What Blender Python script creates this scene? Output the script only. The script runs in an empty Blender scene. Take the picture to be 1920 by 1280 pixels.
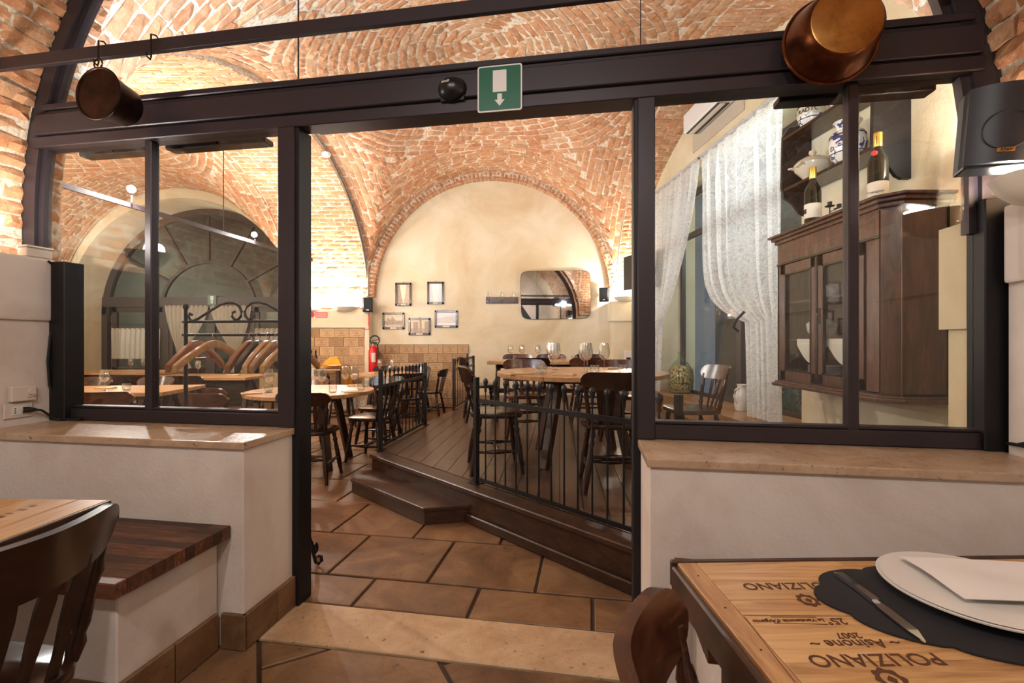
import bpy, bmesh, math, random
from mathutils import Vector, Matrix
random.seed(7)
PI = math.pi
SC = bpy.context.scene
COL = SC.collection

# ------------------------------------------------------------------ camera, world, exposure
F = 886.0                      # focal length in pixels of the 1920 px wide frame
H = 1.25                       # eye height
cam = bpy.data.cameras.new('camera'); cam.sensor_width = 36.0; cam.lens = F / 1920 * 36.0
cam.clip_start = 0.02
camo = bpy.data.objects.new('camera', cam); COL.objects.link(camo)
camo.location = (0, 0, H); camo.rotation_euler = (PI / 2, 0, 0)
SC.camera = camo
SC.view_settings.view_transform = 'Standard'; SC.view_settings.look = 'None'
SC.view_settings.gamma = 1.0; SC.view_settings.use_curve_mapping = False
SC.view_settings.exposure = 1.88
SC.cycles.transparent_max_bounces = 24; SC.cycles.diffuse_bounces = 3; SC.cycles.glossy_bounces = 3; SC.cycles.max_bounces = 8
w = bpy.data.worlds.new('night'); SC.world = w; w.use_nodes = True
w.node_tree.nodes['Background'].inputs[0].default_value = (0.030, 0.036, 0.045, 1)
w.node_tree.nodes['Background'].inputs[1].default_value = 1.0
LAMP = (1.0, 0.97, 0.935)       # warm lamp light

# ------------------------------------------------------------------ frames of reference
TH = math.radians(9.48)        # the near room and the partition stand turned by this against the far room
CT, ST = math.cos(TH), math.sin(TH)
def A(u, v, z=0.0):            # partition frame -> world
    return Vector((u * CT + v * ST, -u * ST + v * CT, z))
RA = -TH
VP_ = 2.07                     # plane of the partition

# ------------------------------------------------------------------ materials
def lin(c): 
    c = c / 255.0
    return c / 12.92 if c <= 0.04045 else ((c + 0.055) / 1.055) ** 2.4
def rgb(r, g, b): return (lin(r), lin(g), lin(b), 1.0)
class NT:
    def __init__(s, name):
        s.m = bpy.data.materials.new(name); s.m.use_nodes = True
        s.t = s.m.node_tree; s.b = s.t.nodes['Principled BSDF']; s.out = s.t.nodes['Material Output']
    def n(s, typ, **kw):
        nd = s.t.nodes.new('ShaderNode' + typ)
        for k, v in kw.items():
            if hasattr(nd, k) and k not in nd.inputs: setattr(nd, k, v)
            else: nd.inputs[k].default_value = v
        return nd
    def l(s, a, b): s.t.links.new(a, b)
    def coord(s, scale=(1, 1, 1), kind='Object', rot=(0, 0, 0)):
        tc = s.n('TexCoord'); mp = s.n('Mapping'); mp.inputs['Scale'].default_value = scale
        mp.inputs['Rotation'].default_value = rot
        s.l(tc.outputs[kind], mp.inputs['Vector']); return mp.outputs[0]
    def ramp(s, fac, stops):
        r = s.n('ValToRGB'); el = r.color_ramp.elements
        while len(el) < len(stops): el.new(0.5)
        for e, (p, c) in zip(el, stops): e.position = p; e.color = c
        s.l(fac, r.inputs[0]); return r.outputs[0]
    def mix(s, a, b, fac, mode='MIX'):
        m = s.n('Mix', data_type='RGBA', blend_type=mode)
        for v, i in ((a, 6), (b, 7)):
            if isinstance(v, tuple): m.inputs[i].default_value = v
            else: s.l(v, m.inputs[i])
        if isinstance(fac, (int, float)): m.inputs[0].default_value = fac
        else: s.l(fac, m.inputs[0])
        return m.outputs[2]
    def rnd(s):                                    # a random number per object and per loose piece
        oi = s.n('ObjectInfo'); ge = s.n('NewGeometry'); ad = s.n('Math', operation='ADD'); fr = s.n('Math', operation='FRACT')
        s.l(oi.outputs['Random'], ad.inputs[0]); s.l(ge.outputs['Random Per Island'], ad.inputs[1]); s.l(ad.outputs[0], fr.inputs[0])
        return fr.outputs[0]
    def bump(s, h, strength=0.3, dist=0.01):
        b = s.n('Bump'); b.inputs['Strength'].default_value = strength; b.inputs['Distance'].default_value = dist
        s.l(h, b.inputs['Height']); s.l(b.outputs[0], s.b.inputs['Normal'])
    def set(s, col=None, rough=0.5, metal=0.0, spec=0.5):
        if col is not None:
            if isinstance(col, tuple): s.b.inputs['Base Color'].default_value = col
            else: s.l(col, s.b.inputs['Base Color'])
        s.b.inputs['Roughness'].default_value = rough; s.b.inputs['Metallic'].default_value = metal
        s.b.inputs['Specular IOR Level'].default_value = spec
        return s.m
def noise(t, vec, scale, detail=4, rough=0.6, dist=0.0):
    n = t.n('TexNoise'); n.inputs['Scale'].default_value = scale; n.inputs['Detail'].default_value = detail
    n.inputs['Roughness'].default_value = rough; n.inputs['Distortion'].default_value = dist
    t.l(vec, n.inputs['Vector']); return n.outputs[0]
MATS = {}
def plain(name, col, rough=0.5, metal=0.0, spec=0.5, spot=0.0):
    t = NT(name)
    if spot:
        nz = noise(t, t.coord(), 9, 5)
        c = t.ramp(nz, [(0.3, tuple(x * (1 - spot) for x in col[:3]) + (1,)), (0.7, tuple(min(1, x * (1 + spot)) for x in col[:3]) + (1,))])
        t.bump(nz, 0.1, 0.004)
    else: c = col
    return t.set(c, rough, metal, spec)
def mk_brick():
    t = NT('fired_brick'); r = t.rnd()
    base = t.ramp(r, [(0.0, rgb(196, 142, 100)), (0.22, rgb(186, 124, 84)), (0.45, rgb(206, 156, 114)), (0.62, rgb(174, 114, 76)), (0.82, rgb(208, 166, 128)), (1.0, rgb(166, 126, 94))])
    ge = t.n('NewGeometry'); pos = ge.outputs['Position']
    n1 = noise(t, pos, 14, 6, 0.7); n2 = noise(t, pos, 55, 3, 0.7)
    c = t.mix(base, t.ramp(n1, [(0.28, rgb(112, 76, 52)), (0.5, rgb(184, 130, 92)), (0.72, rgb(220, 192, 160))]), 0.38)
    c = t.mix(c, rgb(226, 208, 182), t.ramp(n2, [(0.60, (0, 0, 0, 1)), (0.75, (0.5, 0.5, 0.5, 1))]))
    t.bump(n2, 0.6, 0.008)
    return t.set(c, 0.9, 0, 0.2)
def mk_mortar():
    t = NT('lime_mortar'); ge = t.n('NewGeometry')
    n = noise(t, ge.outputs['Position'], 30, 5, 0.7)
    t.bump(n, 0.8, 0.012)
    return t.set(t.ramp(n, [(0.32, rgb(168, 138, 110)), (0.56, rgb(230, 214, 190))]), 0.95, 0, 0.1)
def mk_plaster(name, c1, c2, c3, sc=1.3, bump=0.25):
    t = NT(name); v = t.coord()
    a = noise(t, v, sc, 6, 0.62, 0.6); b = noise(t, v, 60, 3)
    c = t.ramp(a, [(0.32, c1), (0.5, c2), (0.68, c3)])
    t.bump(b, bump, 0.006)
    return t.set(c, 0.88, 0, 0.2)
def mk_wood(name, c1, c2, c3, scale=(2, 14, 14), rough=0.35, rv=0.6, spec=0.5):
    t = NT(name); v = t.coord(scale)
    oi = t.rnd()
    sh = t.n('VectorMath', operation='ADD'); cv = t.n('CombineXYZ'); mu = t.n('Math', operation='MULTIPLY'); mu.inputs[1].default_value = 37
    t.l(oi, mu.inputs[0]); t.l(mu.outputs[0], cv.inputs[0]); t.l(mu.outputs[0], cv.inputs[1]); t.l(v, sh.inputs[0]); t.l(cv.outputs[0], sh.inputs[1])
    n1 = noise(t, sh.outputs[0], 2.2, 5, 0.65, 1.2)
    c = t.ramp(n1, [(0.3, c1), (0.52, c2), (0.72, c3)])
    k = t.ramp(oi, [(0.0, (1 - rv * 0.55,) * 3 + (1,)), (1.0, (1 + rv * 0.0,) * 3 + (1,))])
    c = t.mix(c, k, 1.0, 'MULTIPLY')
    t.bump(n1, 0.08, 0.004)
    return t.set(c, rough, 0, spec)
def mk_glass(name, tint=(0.95, 0.97, 0.96, 1), ior=1.5, boost=1.0, rough=0.0):
    t = NT(name); tr = t.n('BsdfTransparent'); gl = t.n('BsdfGlossy'); fr = t.n('Fresnel'); mx = t.n('MixShader')
    tr.inputs[0].default_value = tint; gl.inputs['Roughness'].default_value = rough; fr.inputs[0].default_value = ior
    mu = t.n('Math', operation='MULTIPLY'); mu.inputs[1].default_value = boost; mu.use_clamp = True
    ge = t.n('NewGeometry'); mr = t.n('MapRange'); mr.inputs['To Min'].default_value = ior; mr.inputs['To Max'].default_value = 1 / ior   # the same reflectance from both sides
    t.l(ge.outputs['Backfacing'], mr.inputs['Value']); t.l(mr.outputs[0], fr.inputs[0])
    t.l(fr.outputs[0], mu.inputs[0]); t.l(mu.outputs[0], mx.inputs[0]); t.l(tr.outputs[0], mx.inputs[1]); t.l(gl.outputs[0], mx.inputs[2])
    t.l(mx.outputs[0], t.out.inputs[0]); return t.m
def mk_emit(name, col, s):
    t = NT(name); t.b.inputs['Emission Color'].default_value = col; t.b.inputs['Emission Strength'].default_value = s
    return t.set(col, 0.5)
def mk_tile():
    t = NT('brown_stone_tile'); r = t.rnd(); ge = t.n('NewGeometry'); pos = ge.outputs['Position']
    base = t.ramp(r, [(0, rgb(96, 68, 46)), (0.5, rgb(122, 90, 62)), (1, rgb(142, 110, 78))])
    n1 = noise(t, pos, 3.2, 7, 0.7, 0.8); n2 = noise(t, pos, 26, 4, 0.75, 0.4)
    c = t.mix(base, t.ramp(n1, [(0.3, rgb(64, 42, 28)), (0.5, rgb(118, 84, 56)), (0.7, rgb(166, 132, 92))]), 0.55)
    c = t.mix(c, rgb(58, 36, 22), t.ramp(n2, [(0.32, (0.8, 0.8, 0.8, 1)), (0.37, (0, 0, 0, 1))]))
    t.bump(n2, 0.25, 0.006)
    return t.set(c, 0.42, 0, 0.45)
def mk_travertine(name, c1, c2, c3, rough=0.4):
    t = NT(name); ge = t.n('NewGeometry'); pos = ge.outputs['Position']
    n1 = noise(t, pos, 5, 7, 0.7, 0.6); n2 = noise(t, pos, 38, 4, 0.8, 0.5)
    c = t.ramp(n1, [(0.3, c1), (0.5, c2), (0.7, c3)])
    c = t.mix(c, rgb(74, 50, 32), t.ramp(n2, [(0.33, (0.9, 0.9, 0.9, 1)), (0.385, (0, 0, 0, 1))]))
    t.bump(n2, 0.3, 0.005)
    return t.set(c, rough, 0, 0.4)
def mk_curtain(name, c, trans=0.45, pat=1.0):
    t = NT(name); v = t.coord((1, 1, 1))
    n1 = noise(t, v, 7, 2, 0.5, 2.6)
    band = t.ramp(n1, [(0.40, (0, 0, 0, 1)), (0.46, (1, 1, 1, 1)), (0.52, (0, 0, 0, 1)), (0.58, (1, 1, 1, 1)), (0.64, (0, 0, 0, 1))])
    df = t.n('BsdfDiffuse'); tl = t.n('BsdfTranslucent'); tr = t.n('BsdfTransparent'); m1 = t.n('MixShader'); m2 = t.n('MixShader')
    df.inputs[0].default_value = c; tl.inputs[0].default_value = c
    m1.inputs[0].default_value = 0.4
    mr = t.n('MapRange'); mr.inputs['To Min'].default_value = trans; mr.inputs['To Max'].default_value = trans * (1 - 0.75 * pat)
    t.l(band, mr.inputs['Value']); t.l(mr.outputs[0], m2.inputs[0])
    t.l(df.outputs[0], m1.inputs[1]); t.l(tl.outputs[0], m1.inputs[2]); t.l(m1.outputs[0], m2.inputs[1]); t.l(tr.outputs[0], m2.inputs[2])
    t.l(m2.outputs[0], t.out.inputs[0]); return t.m
def mk_boxwood():
    t = NT('wine_crate_board'); r = t.rnd()
    v = t.coord((3, 30, 30)); n = noise(t, v, 2, 4, 0.6, 0.5)
    base = t.ramp(r, [(0, rgb(150, 112, 74)), (0.3, rgb(196, 160, 116)), (0.55, rgb(168, 130, 88)), (0.8, rgb(206, 172, 128)), (1, rgb(138, 100, 66))])
    c = t.mix(base, t.ramp(n, [(0.3, rgb(128, 92, 60)), (0.7, rgb(208, 176, 134))]), 0.35)
    # a branded print: an oval mark and a few lines, on the board's own face
    tc = t.n('TexCoord'); sp = t.n('SeparateXYZ'); t.l(tc.outputs['Generated'], sp.inputs[0])
    wv = noise(t, t.coord((40, 6, 26), 'Generated'), 2.0, 2)
    def rng(sock, a, b):
        g1 = t.n('Math', operation='GREATER_THAN'); g1.inputs[1].default_value = a; g2 = t.n('Math', operation='LESS_THAN'); g2.inputs[1].default_value = b
        t.l(sock, g1.inputs[0]); t.l(sock, g2.inputs[0]); m = t.n('Math', operation='MULTIPLY'); t.l(g1.outputs[0], m.inputs[0]); t.l(g2.outputs[0], m.inputs[1]); return m.outputs[0]
    def mul(a, b): m = t.n('Math', operation='MULTIPLY'); t.l(a, m.inputs[0]); t.l(b, m.inputs[1]); return m.outputs[0]
    X, Z = sp.outputs[0], sp.outputs[2]
    ink = t.ramp(wv, [(0.46, (0, 0, 0, 1)), (0.52, (1, 1, 1, 1))])
    l1 = mul(rng(X, 0.15, 0.85), rng(Z, 0.70, 0.80)); l2 = mul(rng(X, 0.25, 0.75), rng(Z, 0.17, 0.25)); em = mul(rng(X, 0.40, 0.60), rng(Z, 0.36, 0.60))
    s1 = t.n('Math', operation='MAXIMUM'); t.l(l1, s1.inputs[0]); t.l(l2, s1.inputs[1]); s2 = t.n('Math', operation='MAXIMUM'); t.l(s1.outputs[0], s2.inputs[0]); t.l(em, s2.inputs[1])
    k = t.n('Math', operation='MULTIPLY'); t.l(s2.outputs[0], k.inputs[0]); t.l(ink, k.inputs[1]); k2 = t.n('Math', operation='MULTIPLY'); k2.inputs[1].default_value = 0.6; t.l(k.outputs[0], k2.inputs[0])
    c = t.mix(c, rgb(84, 52, 34), k2.outputs[0])
    return t.set(c, 0.6, 0, 0.3)
def mk_vcol(name, rough=0.5):
    t = NT(name); a = t.n('VertexColor', layer_name='Col'); return t.set(a.outputs[0], rough)
def mk_copper(name, c1, c2, c3, rough):
    t = NT(name); n = noise(t, t.coord(), 7, 5, 0.65, 0.4)
    m = t.set(t.ramp(n, [(0.3, c1), (0.5, c2), (0.7, c3)]), rough, 1.0); return m
def mk_ceramic():
    t = NT('blue_painted_ceramic'); v = t.coord((1, 1, 1)); n = noise(t, v, 16, 2, 0.5, 1.4)
    c = t.mix(rgb(222, 214, 200), rgb(44, 52, 110), t.ramp(n, [(0.55, (0, 0, 0, 1)), (0.59, (1, 1, 1, 1))]))
    return t.set(c, 0.18, 0, 0.5)
def mk_corks():
    t = NT('cork_filling'); v = t.n('TexVoronoi'); v.inputs['Scale'].default_value = 34; t.l(t.coord(), v.inputs['Vector'])
    c = t.ramp(v.outputs['Distance'], [(0.0, rgb(222, 196, 150)), (0.5, rgb(184, 150, 104)), (0.8, rgb(70, 52, 34))])
    t.bump(v.outputs['Distance'], 0.8, 0.02); return t.set(c, 0.85)
M = dict(
    brick=mk_brick(), mortar=mk_mortar(),
    plaster=mk_plaster('white_lime_plaster', rgb(206, 190, 178), rgb(222, 210, 200), rgb(230, 219, 210)),
    ochre=mk_plaster('ochre_plaster', rgb(206, 186, 148), rgb(220, 206, 174), rgb(230, 220, 196), 0.9),
    steel=plain('dark_bronze_steel', rgb(54, 46, 50), 0.38, 0.35, 0.5), black=plain('black_iron', rgb(26, 25, 28), 0.45, 0.4),
    blackp=plain('black_plastic', rgb(20, 20, 22), 0.3), greyp=plain('grille_grey', rgb(44, 42, 46), 0.45, 0.3),
    whitep=plain('white_plastic', rgb(214, 200, 186), 0.45), tile=mk_tile(),
    grout=plain('dark_grout', rgb(66, 46, 32), 0.9), 
    traver=mk_travertine('pale_travertine', rgb(172, 138, 104), rgb(192, 160, 124), rgb(212, 184, 148), 0.42),
    sillst=mk_travertine('sill_marble', rgb(168, 134, 106), rgb(190, 160, 132), rgb(204, 178, 150), 0.25),
    chair=mk_wood('dark_stained_chair_wood', rgb(26, 15, 11), rgb(44, 24, 17), rgb(62, 35, 24), (3, 3, 10), 0.22, 0.3, 0.6),
    chairm=mk_wood('mid_brown_chair_wood', rgb(44, 24, 16), rgb(78, 44, 28), rgb(104, 62, 40), (3, 3, 10), 0.22, 0.3, 0.6),
    table=mk_wood('oak_table_wood', rgb(150, 106, 66), rgb(186, 140, 94), rgb(206, 164, 116), (2, 18, 10), 0.32, 0.3),
    tleg=mk_wood('dark_table_leg_wood', rgb(38, 23, 16), rgb(62, 38, 26), rgb(84, 54, 36), (4, 4, 2), 0.4, 0.3),
    pine=mk_wood('varnished_pine', rgb(158, 106, 62), rgb(204, 156, 102), rgb(220, 178, 124), (1.2, 16, 10), 0.3, 0.25),
    pinerim=mk_wood('pine_rim', rgb(148, 98, 58), rgb(184, 134, 86), rgb(204, 156, 106), (14, 2, 10), 0.35, 0.2),
    walnut=mk_wood('walnut_stave', rgb(62, 34, 22), rgb(110, 66, 42), rgb(158, 102, 68), (2, 22, 10), 0.5, 1.35),
    plat=mk_wood('platform_board', rgb(60, 42, 30), rgb(86, 61, 44), rgb(108, 79, 58), (9, 1.2, 9), 0.3, 0.4),
    platd=mk_wood('platform_edge_wood', rgb(40, 24, 15), rgb(62, 38, 24), rgb(84, 53, 34), (3, 3, 10), 0.4, 0.3),
    cupb=mk_wood('walnut_cupboard_wood', rgb(56, 33, 21), rgb(84, 51, 33), rgb(110, 70, 46), (9, 9, 1.6), 0.35, 0.2),
    ledge=mk_wood('ledge_oak', rgb(140, 96, 58), rgb(170, 124, 80), rgb(192, 148, 102), (9, 1.2, 9), 0.3, 0.2),
    hang1=mk_wood('beech_hanger', rgb(176, 120, 70), rgb(200, 146, 92), rgb(214, 166, 112), (6, 6, 6), 0.35, 0.3),
    hang2=mk_wood('cherry_hanger', rgb(120, 66, 36), rgb(150, 88, 50), rgb(168, 104, 62), (6, 6, 6), 0.35, 0.2),
    pane=mk_glass('window_glass', (0.95, 0.965, 0.96, 1), 1.5, 0.9), glass=mk_glass('clear_drinking_glass', (0.97, 0.98, 0.98, 1), 1.5, 3.2),
    greeng=mk_glass('pale_green_glass', (0.90, 0.95, 0.91, 1), 1.5, 1.0),
    mirror=plain('mirror_silver', (0.86, 0.86, 0.86, 1), 0.02, 1.0), chrome=plain('polished_steel', (0.72, 0.72, 0.74, 1), 0.12, 1.0),
    copper=mk_copper('tarnished_copper', rgb(72, 42, 28), rgb(112, 66, 42), rgb(140, 88, 56), 0.32), brass=mk_copper('aged_brass', rgb(132, 92, 48), rgb(170, 124, 68), rgb(190, 146, 88), 0.3),
    oldcop=mk_copper('blackened_copper', rgb(34, 24, 22), rgb(58, 40, 34), rgb(80, 56, 46), 0.42),
    green=plain('sign_green', rgb(16, 92, 66), 0.35), white=plain('sign_white', rgb(226, 220, 214), 0.5), red=plain('signal_red', rgb(196, 22, 26), 0.3),
    signred=plain('sign_red', rgb(206, 52, 46), 0.5), cotton=plain('white_cotton', rgb(228, 220, 208), 0.9, spot=0.04), yellow=plain('saffron_cloth', rgb(214, 150, 48), 0.9, spot=0.1),
    lacecur=mk_curtain('damask_curtain', (0.90, 0.88, 0.85, 1), 0.42), cafe=mk_curtain('cafe_curtain', (0.82, 0.77, 0.66, 1), 0.16, 0.4),
    boxw=mk_boxwood(), ceramic=mk_ceramic(), cream=plain('cream_stoneware', rgb(206, 190, 164), 0.25, spot=0.06), porc=plain('white_porcelain', rgb(220, 214, 206), 0.2),
    bottle=plain('dark_bottle_glass', rgb(18, 26, 16), 0.08, 0, 0.6), gold=plain('gold_foil', rgb(206, 166, 74), 0.3, 0.8), label=plain('paper_label', rgb(224, 214, 192), 0.7),
    ink=plain('dark_ink', rgb(40, 30, 26), 0.7), burn=plain('burnt_print', rgb(88, 48, 26), 0.6), mat=plain('black_placemat', rgb(24, 22, 26), 0.85),
    paper=plain('white_paper_napkin', rgb(222, 214, 208), 0.85, spot=0.03), kraft=plain('beige_napkin', rgb(196, 168, 132), 0.9), corks=mk_corks(),
    bowl=plain('sconce_plaster', rgb(232, 222, 206), 0.8), bulb=mk_emit('lamp_bulb', LAMP + (1,), 30), spot=mk_emit('spot_lens', LAMP + (1,), 60), lantern=mk_emit('lantern_glass', (1, 0.92, 0.8, 1), 14),
    night=plain('night_wall', rgb(70, 74, 66), 0.9, spot=0.25), leaf=plain('night_shrub', rgb(60, 92, 44), 0.8, spot=0.5), vcol=mk_vcol('printed_picture', 0.35), rubber=plain('black_rubber', rgb(16, 16, 17), 0.6),
    doorw=plain('dark_brown_joinery', rgb(62, 52, 48), 0.45, spot=0.06), panelw=plain('cream_door_panel', rgb(196, 178, 140), 0.6, spot=0.05), dark=plain('dark_cavity', rgb(28, 22, 18), 0.9),
    grey=plain('grey_box_plaster', rgb(190, 176, 156), 0.8),
)

# ------------------------------------------------------------------ mesh helpers
class MB:
    def __init__(s): s.v = []; s.f = []; s.M = Matrix.Identity(4)
    def add(s, vs, fs):
        o = len(s.v); s.v += [s.M @ Vector(p) for p in vs]; s.f += [tuple(i + o for i in f) for f in fs]; return s
    def box(s, x0, x1, y0, y1, z0, z1):
        return s.add([(x0, y0, z0), (x1, y0, z0), (x1, y1, z0), (x0, y1, z0), (x0, y0, z1), (x1, y0, z1), (x1, y1, z1), (x0, y1, z1)],
                     [(0, 3, 2, 1), (4, 5, 6, 7), (0, 1, 5, 4), (1, 2, 6, 5), (2, 3, 7, 6), (3, 0, 4, 7)])
    def prism(s, poly, z0, z1):
        n = len(poly)
        a = sum(poly[i][0] * poly[(i + 1) % n][1] - poly[(i + 1) % n][0] * poly[i][1] for i in range(n))
        if a < 0: poly = poly[::-1]
        vs = [(x, y, z0) for x, y in poly] + [(x, y, z1) for x, y in poly]
        return s.add(vs, [tuple(range(n))[::-1], tuple(range(n, 2 * n))] + [(i, (i + 1) % n, n + (i + 1) % n, n + i) for i in range(n)])
    def lathe(s, prof, n=20, a0=0.0, a1=2 * PI):
        full = abs(a1 - a0 - 2 * PI) < 1e-6; k = n if full else n + 1
        vs = [(r * math.cos(a0 + (a1 - a0) * i / n), r * math.sin(a0 + (a1 - a0) * i / n), z) for r, z in prof for i in range(k)]
        fs = []
        for j in range(len(prof) - 1):
            for i in range(n if full else k - 1):
                q = (i + 1) % k; fs.append((j * k + i, j * k + q, (j + 1) * k + q, (j + 1) * k + i))
        if full:
            if prof[0][0] > 1e-5: fs.append(tuple(range(k))[::-1])
            if prof[-1][0] > 1e-5: fs.append(tuple(range((len(prof) - 1) * k, len(prof) * k)))
        return s.add(vs, fs)
    def turn(s, p0, p1, prof, n=8):                # a turned bar from p0 to p1; prof = (part of the length, radius)
        p0, p1 = Vector(p0), Vector(p1); d = p1 - p0; L = d.length
        q = d.to_track_quat('Z', 'Y').to_matrix().to_4x4(); old = s.M
        s.M = old @ Matrix.Translation(p0) @ q; s.lathe([(r, t * L) for t, r in prof], n); s.M = old; return s
    def cyl(s, p0, p1, r, n=10, r1=None): return s.turn(p0, p1, [(0, r), (1, r if r1 is None else r1)], n)
    def tube(s, pts, r, n=6, closed=False):
        pts = [Vector(p) for p in pts]; m = len(pts); vs = []
        for i, p in enumerate(pts):
            a = pts[(i - 1) % m] if (i > 0 or closed) else p; b = pts[(i + 1) % m] if (i < m - 1 or closed) else p
            d = (b - a).normalized(); up = Vector((0, 0, 1)) if abs(d.z) < 0.93 else Vector((1, 0, 0))
            x = d.cross(up).normalized(); y = d.cross(x)
            rr = r[i] if isinstance(r, (list, tuple)) else r
            vs += [p + (x * math.cos(2 * PI * k / n) + y * math.sin(2 * PI * k / n)) * rr for k in range(n)]
        fs = [(i * n + k, i * n + (k + 1) % n, ((i + 1) % m) * n + (k + 1) % n, ((i + 1) % m) * n + k) for i in range(m if closed else m - 1) for k in range(n)]
        if not closed: fs += [tuple(range(n))[::-1], tuple(range((m - 1) * n, m * n))]
        return s.add(vs, fs)
    def grid(s, fn, nu, nv, closed_u=False):
        vs = [fn(i / nu, j / nv) for j in range(nv + 1) for i in range(nu + 1)]
        return s.add(vs, [(j * (nu + 1) + i, j * (nu + 1) + i + 1, (j + 1) * (nu + 1) + i + 1, (j + 1) * (nu + 1) + i) for j in range(nv) for i in range(nu)])
    def quadbar(s, pts, wdir, tdir, w, t):         # a bar of rectangular section along pts
        wd, td = Vector(wdir).normalized(), Vector(tdir).normalized(); vs = []
        for i, p in enumerate(pts):
            ww = w[i] if isinstance(w, (list, tuple)) else w; p = Vector(p)
            vs += [p - wd * ww / 2 - td * t / 2, p + wd * ww / 2 - td * t / 2, p + wd * ww / 2 + td * t / 2, p - wd * ww / 2 + td * t / 2]
        m = len(pts)
        fs = [(4 * i + k, 4 * i + (k + 1) % 4, 4 * i + 4 + (k + 1) % 4, 4 * i + 4 + k) for i in range(m - 1) for k in range(4)] + [(3, 2, 1, 0), (4 * m - 4, 4 * m - 3, 4 * m - 2, 4 * m - 1)]
        return s.add(vs, fs)
    def mesh(s, name, mat, smooth=False, bevel=0.0, seg=1, weld=False):
        me = bpy.data.meshes.new(name); me.from_pydata([tuple(p) for p in s.v], [], s.f)
        bm = bmesh.new(); bm.from_mesh(me)
        if weld: bmesh.ops.remove_doubles(bm, verts=bm.verts, dist=1e-5)
        if bevel: bmesh.ops.bevel(bm, geom=list(bm.edges), offset=bevel, segments=seg, profile=0.6, affect='EDGES', clamp_overlap=True)
        bmesh.ops.recalc_face_normals(bm, faces=bm.faces)
        if smooth:
            for f in bm.faces: f.smooth = True
            lim = math.radians(50)
            for e in bm.edges:
                if len(e.link_faces) == 2 and e.calc_face_angle(0) > lim: e.smooth = False
        bm.to_mesh(me); bm.free()
        if mat is not None: me.materials.append(M[mat] if isinstance(mat, str) else mat)
        return me
def props(o, label=None, cat=None, group=None, kind=None):
    if label: o['label'] = label
    if cat: o['category'] = cat
    if group: o['group'] = group
    if kind: o['kind'] = kind
    return o
def obj(name, mb, mat, parent=None, loc=(0, 0, 0), rz=0.0, smooth=False, bevel=0.0, seg=1, label=None, cat=None, group=None, kind=None, weld=False):
    me = mb if isinstance(mb, bpy.types.Mesh) else mb.mesh(name, mat, smooth, bevel, seg, weld)
    o = bpy.data.objects.new(name, me); COL.objects.link(o); o.location = loc; o.rotation_euler = (0, 0, rz)
    if parent is not None: o.parent = parent
    return props(o, label, cat, group, kind)
def thing(name, label, cat, loc=(0, 0, 0), rz=0.0, group=None, kind=None):
    o = bpy.data.objects.new(name, None); o.empty_display_size = 0.05; COL.objects.link(o); o.location = loc; o.rotation_euler = (0, 0, rz)
    return props(o, label, cat, group, kind)
def kids(o): return KIDS.get(o.name, [])
def dup(root, loc, rz=0.0, label=None, group=None, scale=None):
    r = root.copy(); COL.objects.link(r); r.location = loc; r.rotation_euler = (0, 0, rz)
    if label: r['label'] = label
    if group: r['group'] = group
    if scale: r.scale = scale
    for ch in [o for o in bpy.data.objects if o.parent == root]:
        c = ch.copy(); COL.objects.link(c); c.parent = r
        for g in [o for o in bpy.data.objects if o.parent == ch]:
            d = g.copy(); COL.objects.link(d); d.parent = c
    return r
def text(name, body, size, mat, parent, mtx, extrude=0.0005, align='CENTER', shear=0.0, bold=0.0):
    cu = bpy.data.curves.new(name, 'FONT'); cu.body = body; cu.size = size; cu.extrude = extrude; cu.align_x = align; cu.align_y = 'CENTER'; cu.shear = shear; cu.offset = bold
    cu.resolution_u = 3
    t = bpy.data.objects.new(name, cu); COL.objects.link(t); bpy.context.view_layer.update()
    me = bpy.data.meshes.new_from_object(t.evaluated_get(bpy.context.evaluated_depsgraph_get())); bpy.data.objects.remove(t)
    me.materials.clear(); me.materials.append(M[mat]); o = bpy.data.objects.new(name, me); COL.objects.link(o); o.parent = parent; o.matrix_local = mtx
    return o
def lamp(name, loc, power, color=LAMP, radius=0.04, parent=None, typ='POINT', aim=None, spot=1.2, blend=0.6):
    l = bpy.data.lights.new(name, typ); l.energy = power; l.color = color; l.shadow_soft_size = radius
    o = bpy.data.objects.new(name, l); COL.objects.link(o); o.location = loc
    if typ == 'SPOT':
        l.spot_size = spot; l.spot_blend = blend
    if aim is not None: o.rotation_euler = (Vector(aim) - Vector(loc)).to_track_quat('-Z', 'Y').to_euler()
    if parent is not None: o.parent = parent
    return o
def px(x, y, Y):                                   # the point seen at pixel x, y at depth Y
    return Vector(((x - 960) / F * Y, Y, H + (640 - y) / F * Y))
def proj(p): return (960 + F * p[0] / p[1], 640 - F * (p[2] - H) / p[1]) if p[1] > 0.05 else (-9999, -9999)

# ------------------------------------------------------------------ bricks
def brick_meshes(n=12):
    res = []
    for k in range(n):
        j = lambda a: random.uniform(-a, a)
        nx, ny = 4, 2; vs, fs = [], []                      # a rough face of 4 x 2 cells, worn rim, four sides
        for b in range(ny + 1):
            for a in range(nx + 1):
                rim = a in (0, nx) or b in (0, ny)
                vs.append((-.5 + a / nx + j(.035), -.5 + b / ny + j(.075), (.32 + j(.10)) if rim else (.5 + j(.14))))
        fs += [(b * 5 + a, b * 5 + a + 1, b * 5 + a + 6, b * 5 + a + 5) for b in range(ny) for a in range(nx)]
        rim = [0, 1, 2, 3, 4, 9, 14, 13, 12, 11, 10, 5]; o = len(vs); vs += [(vs[i][0], vs[i][1], -.5) for i in rim]
        fs += [(o + i, o + (i + 1) % 12, rim[(i + 1) % 12], rim[i]) for i in range(12)]
        me = bpy.data.meshes.new('brick'); me.from_pydata(vs, [], fs); me.materials.append(M['brick']); res.append(me)
    return res
BRICKS = brick_meshes()
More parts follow.
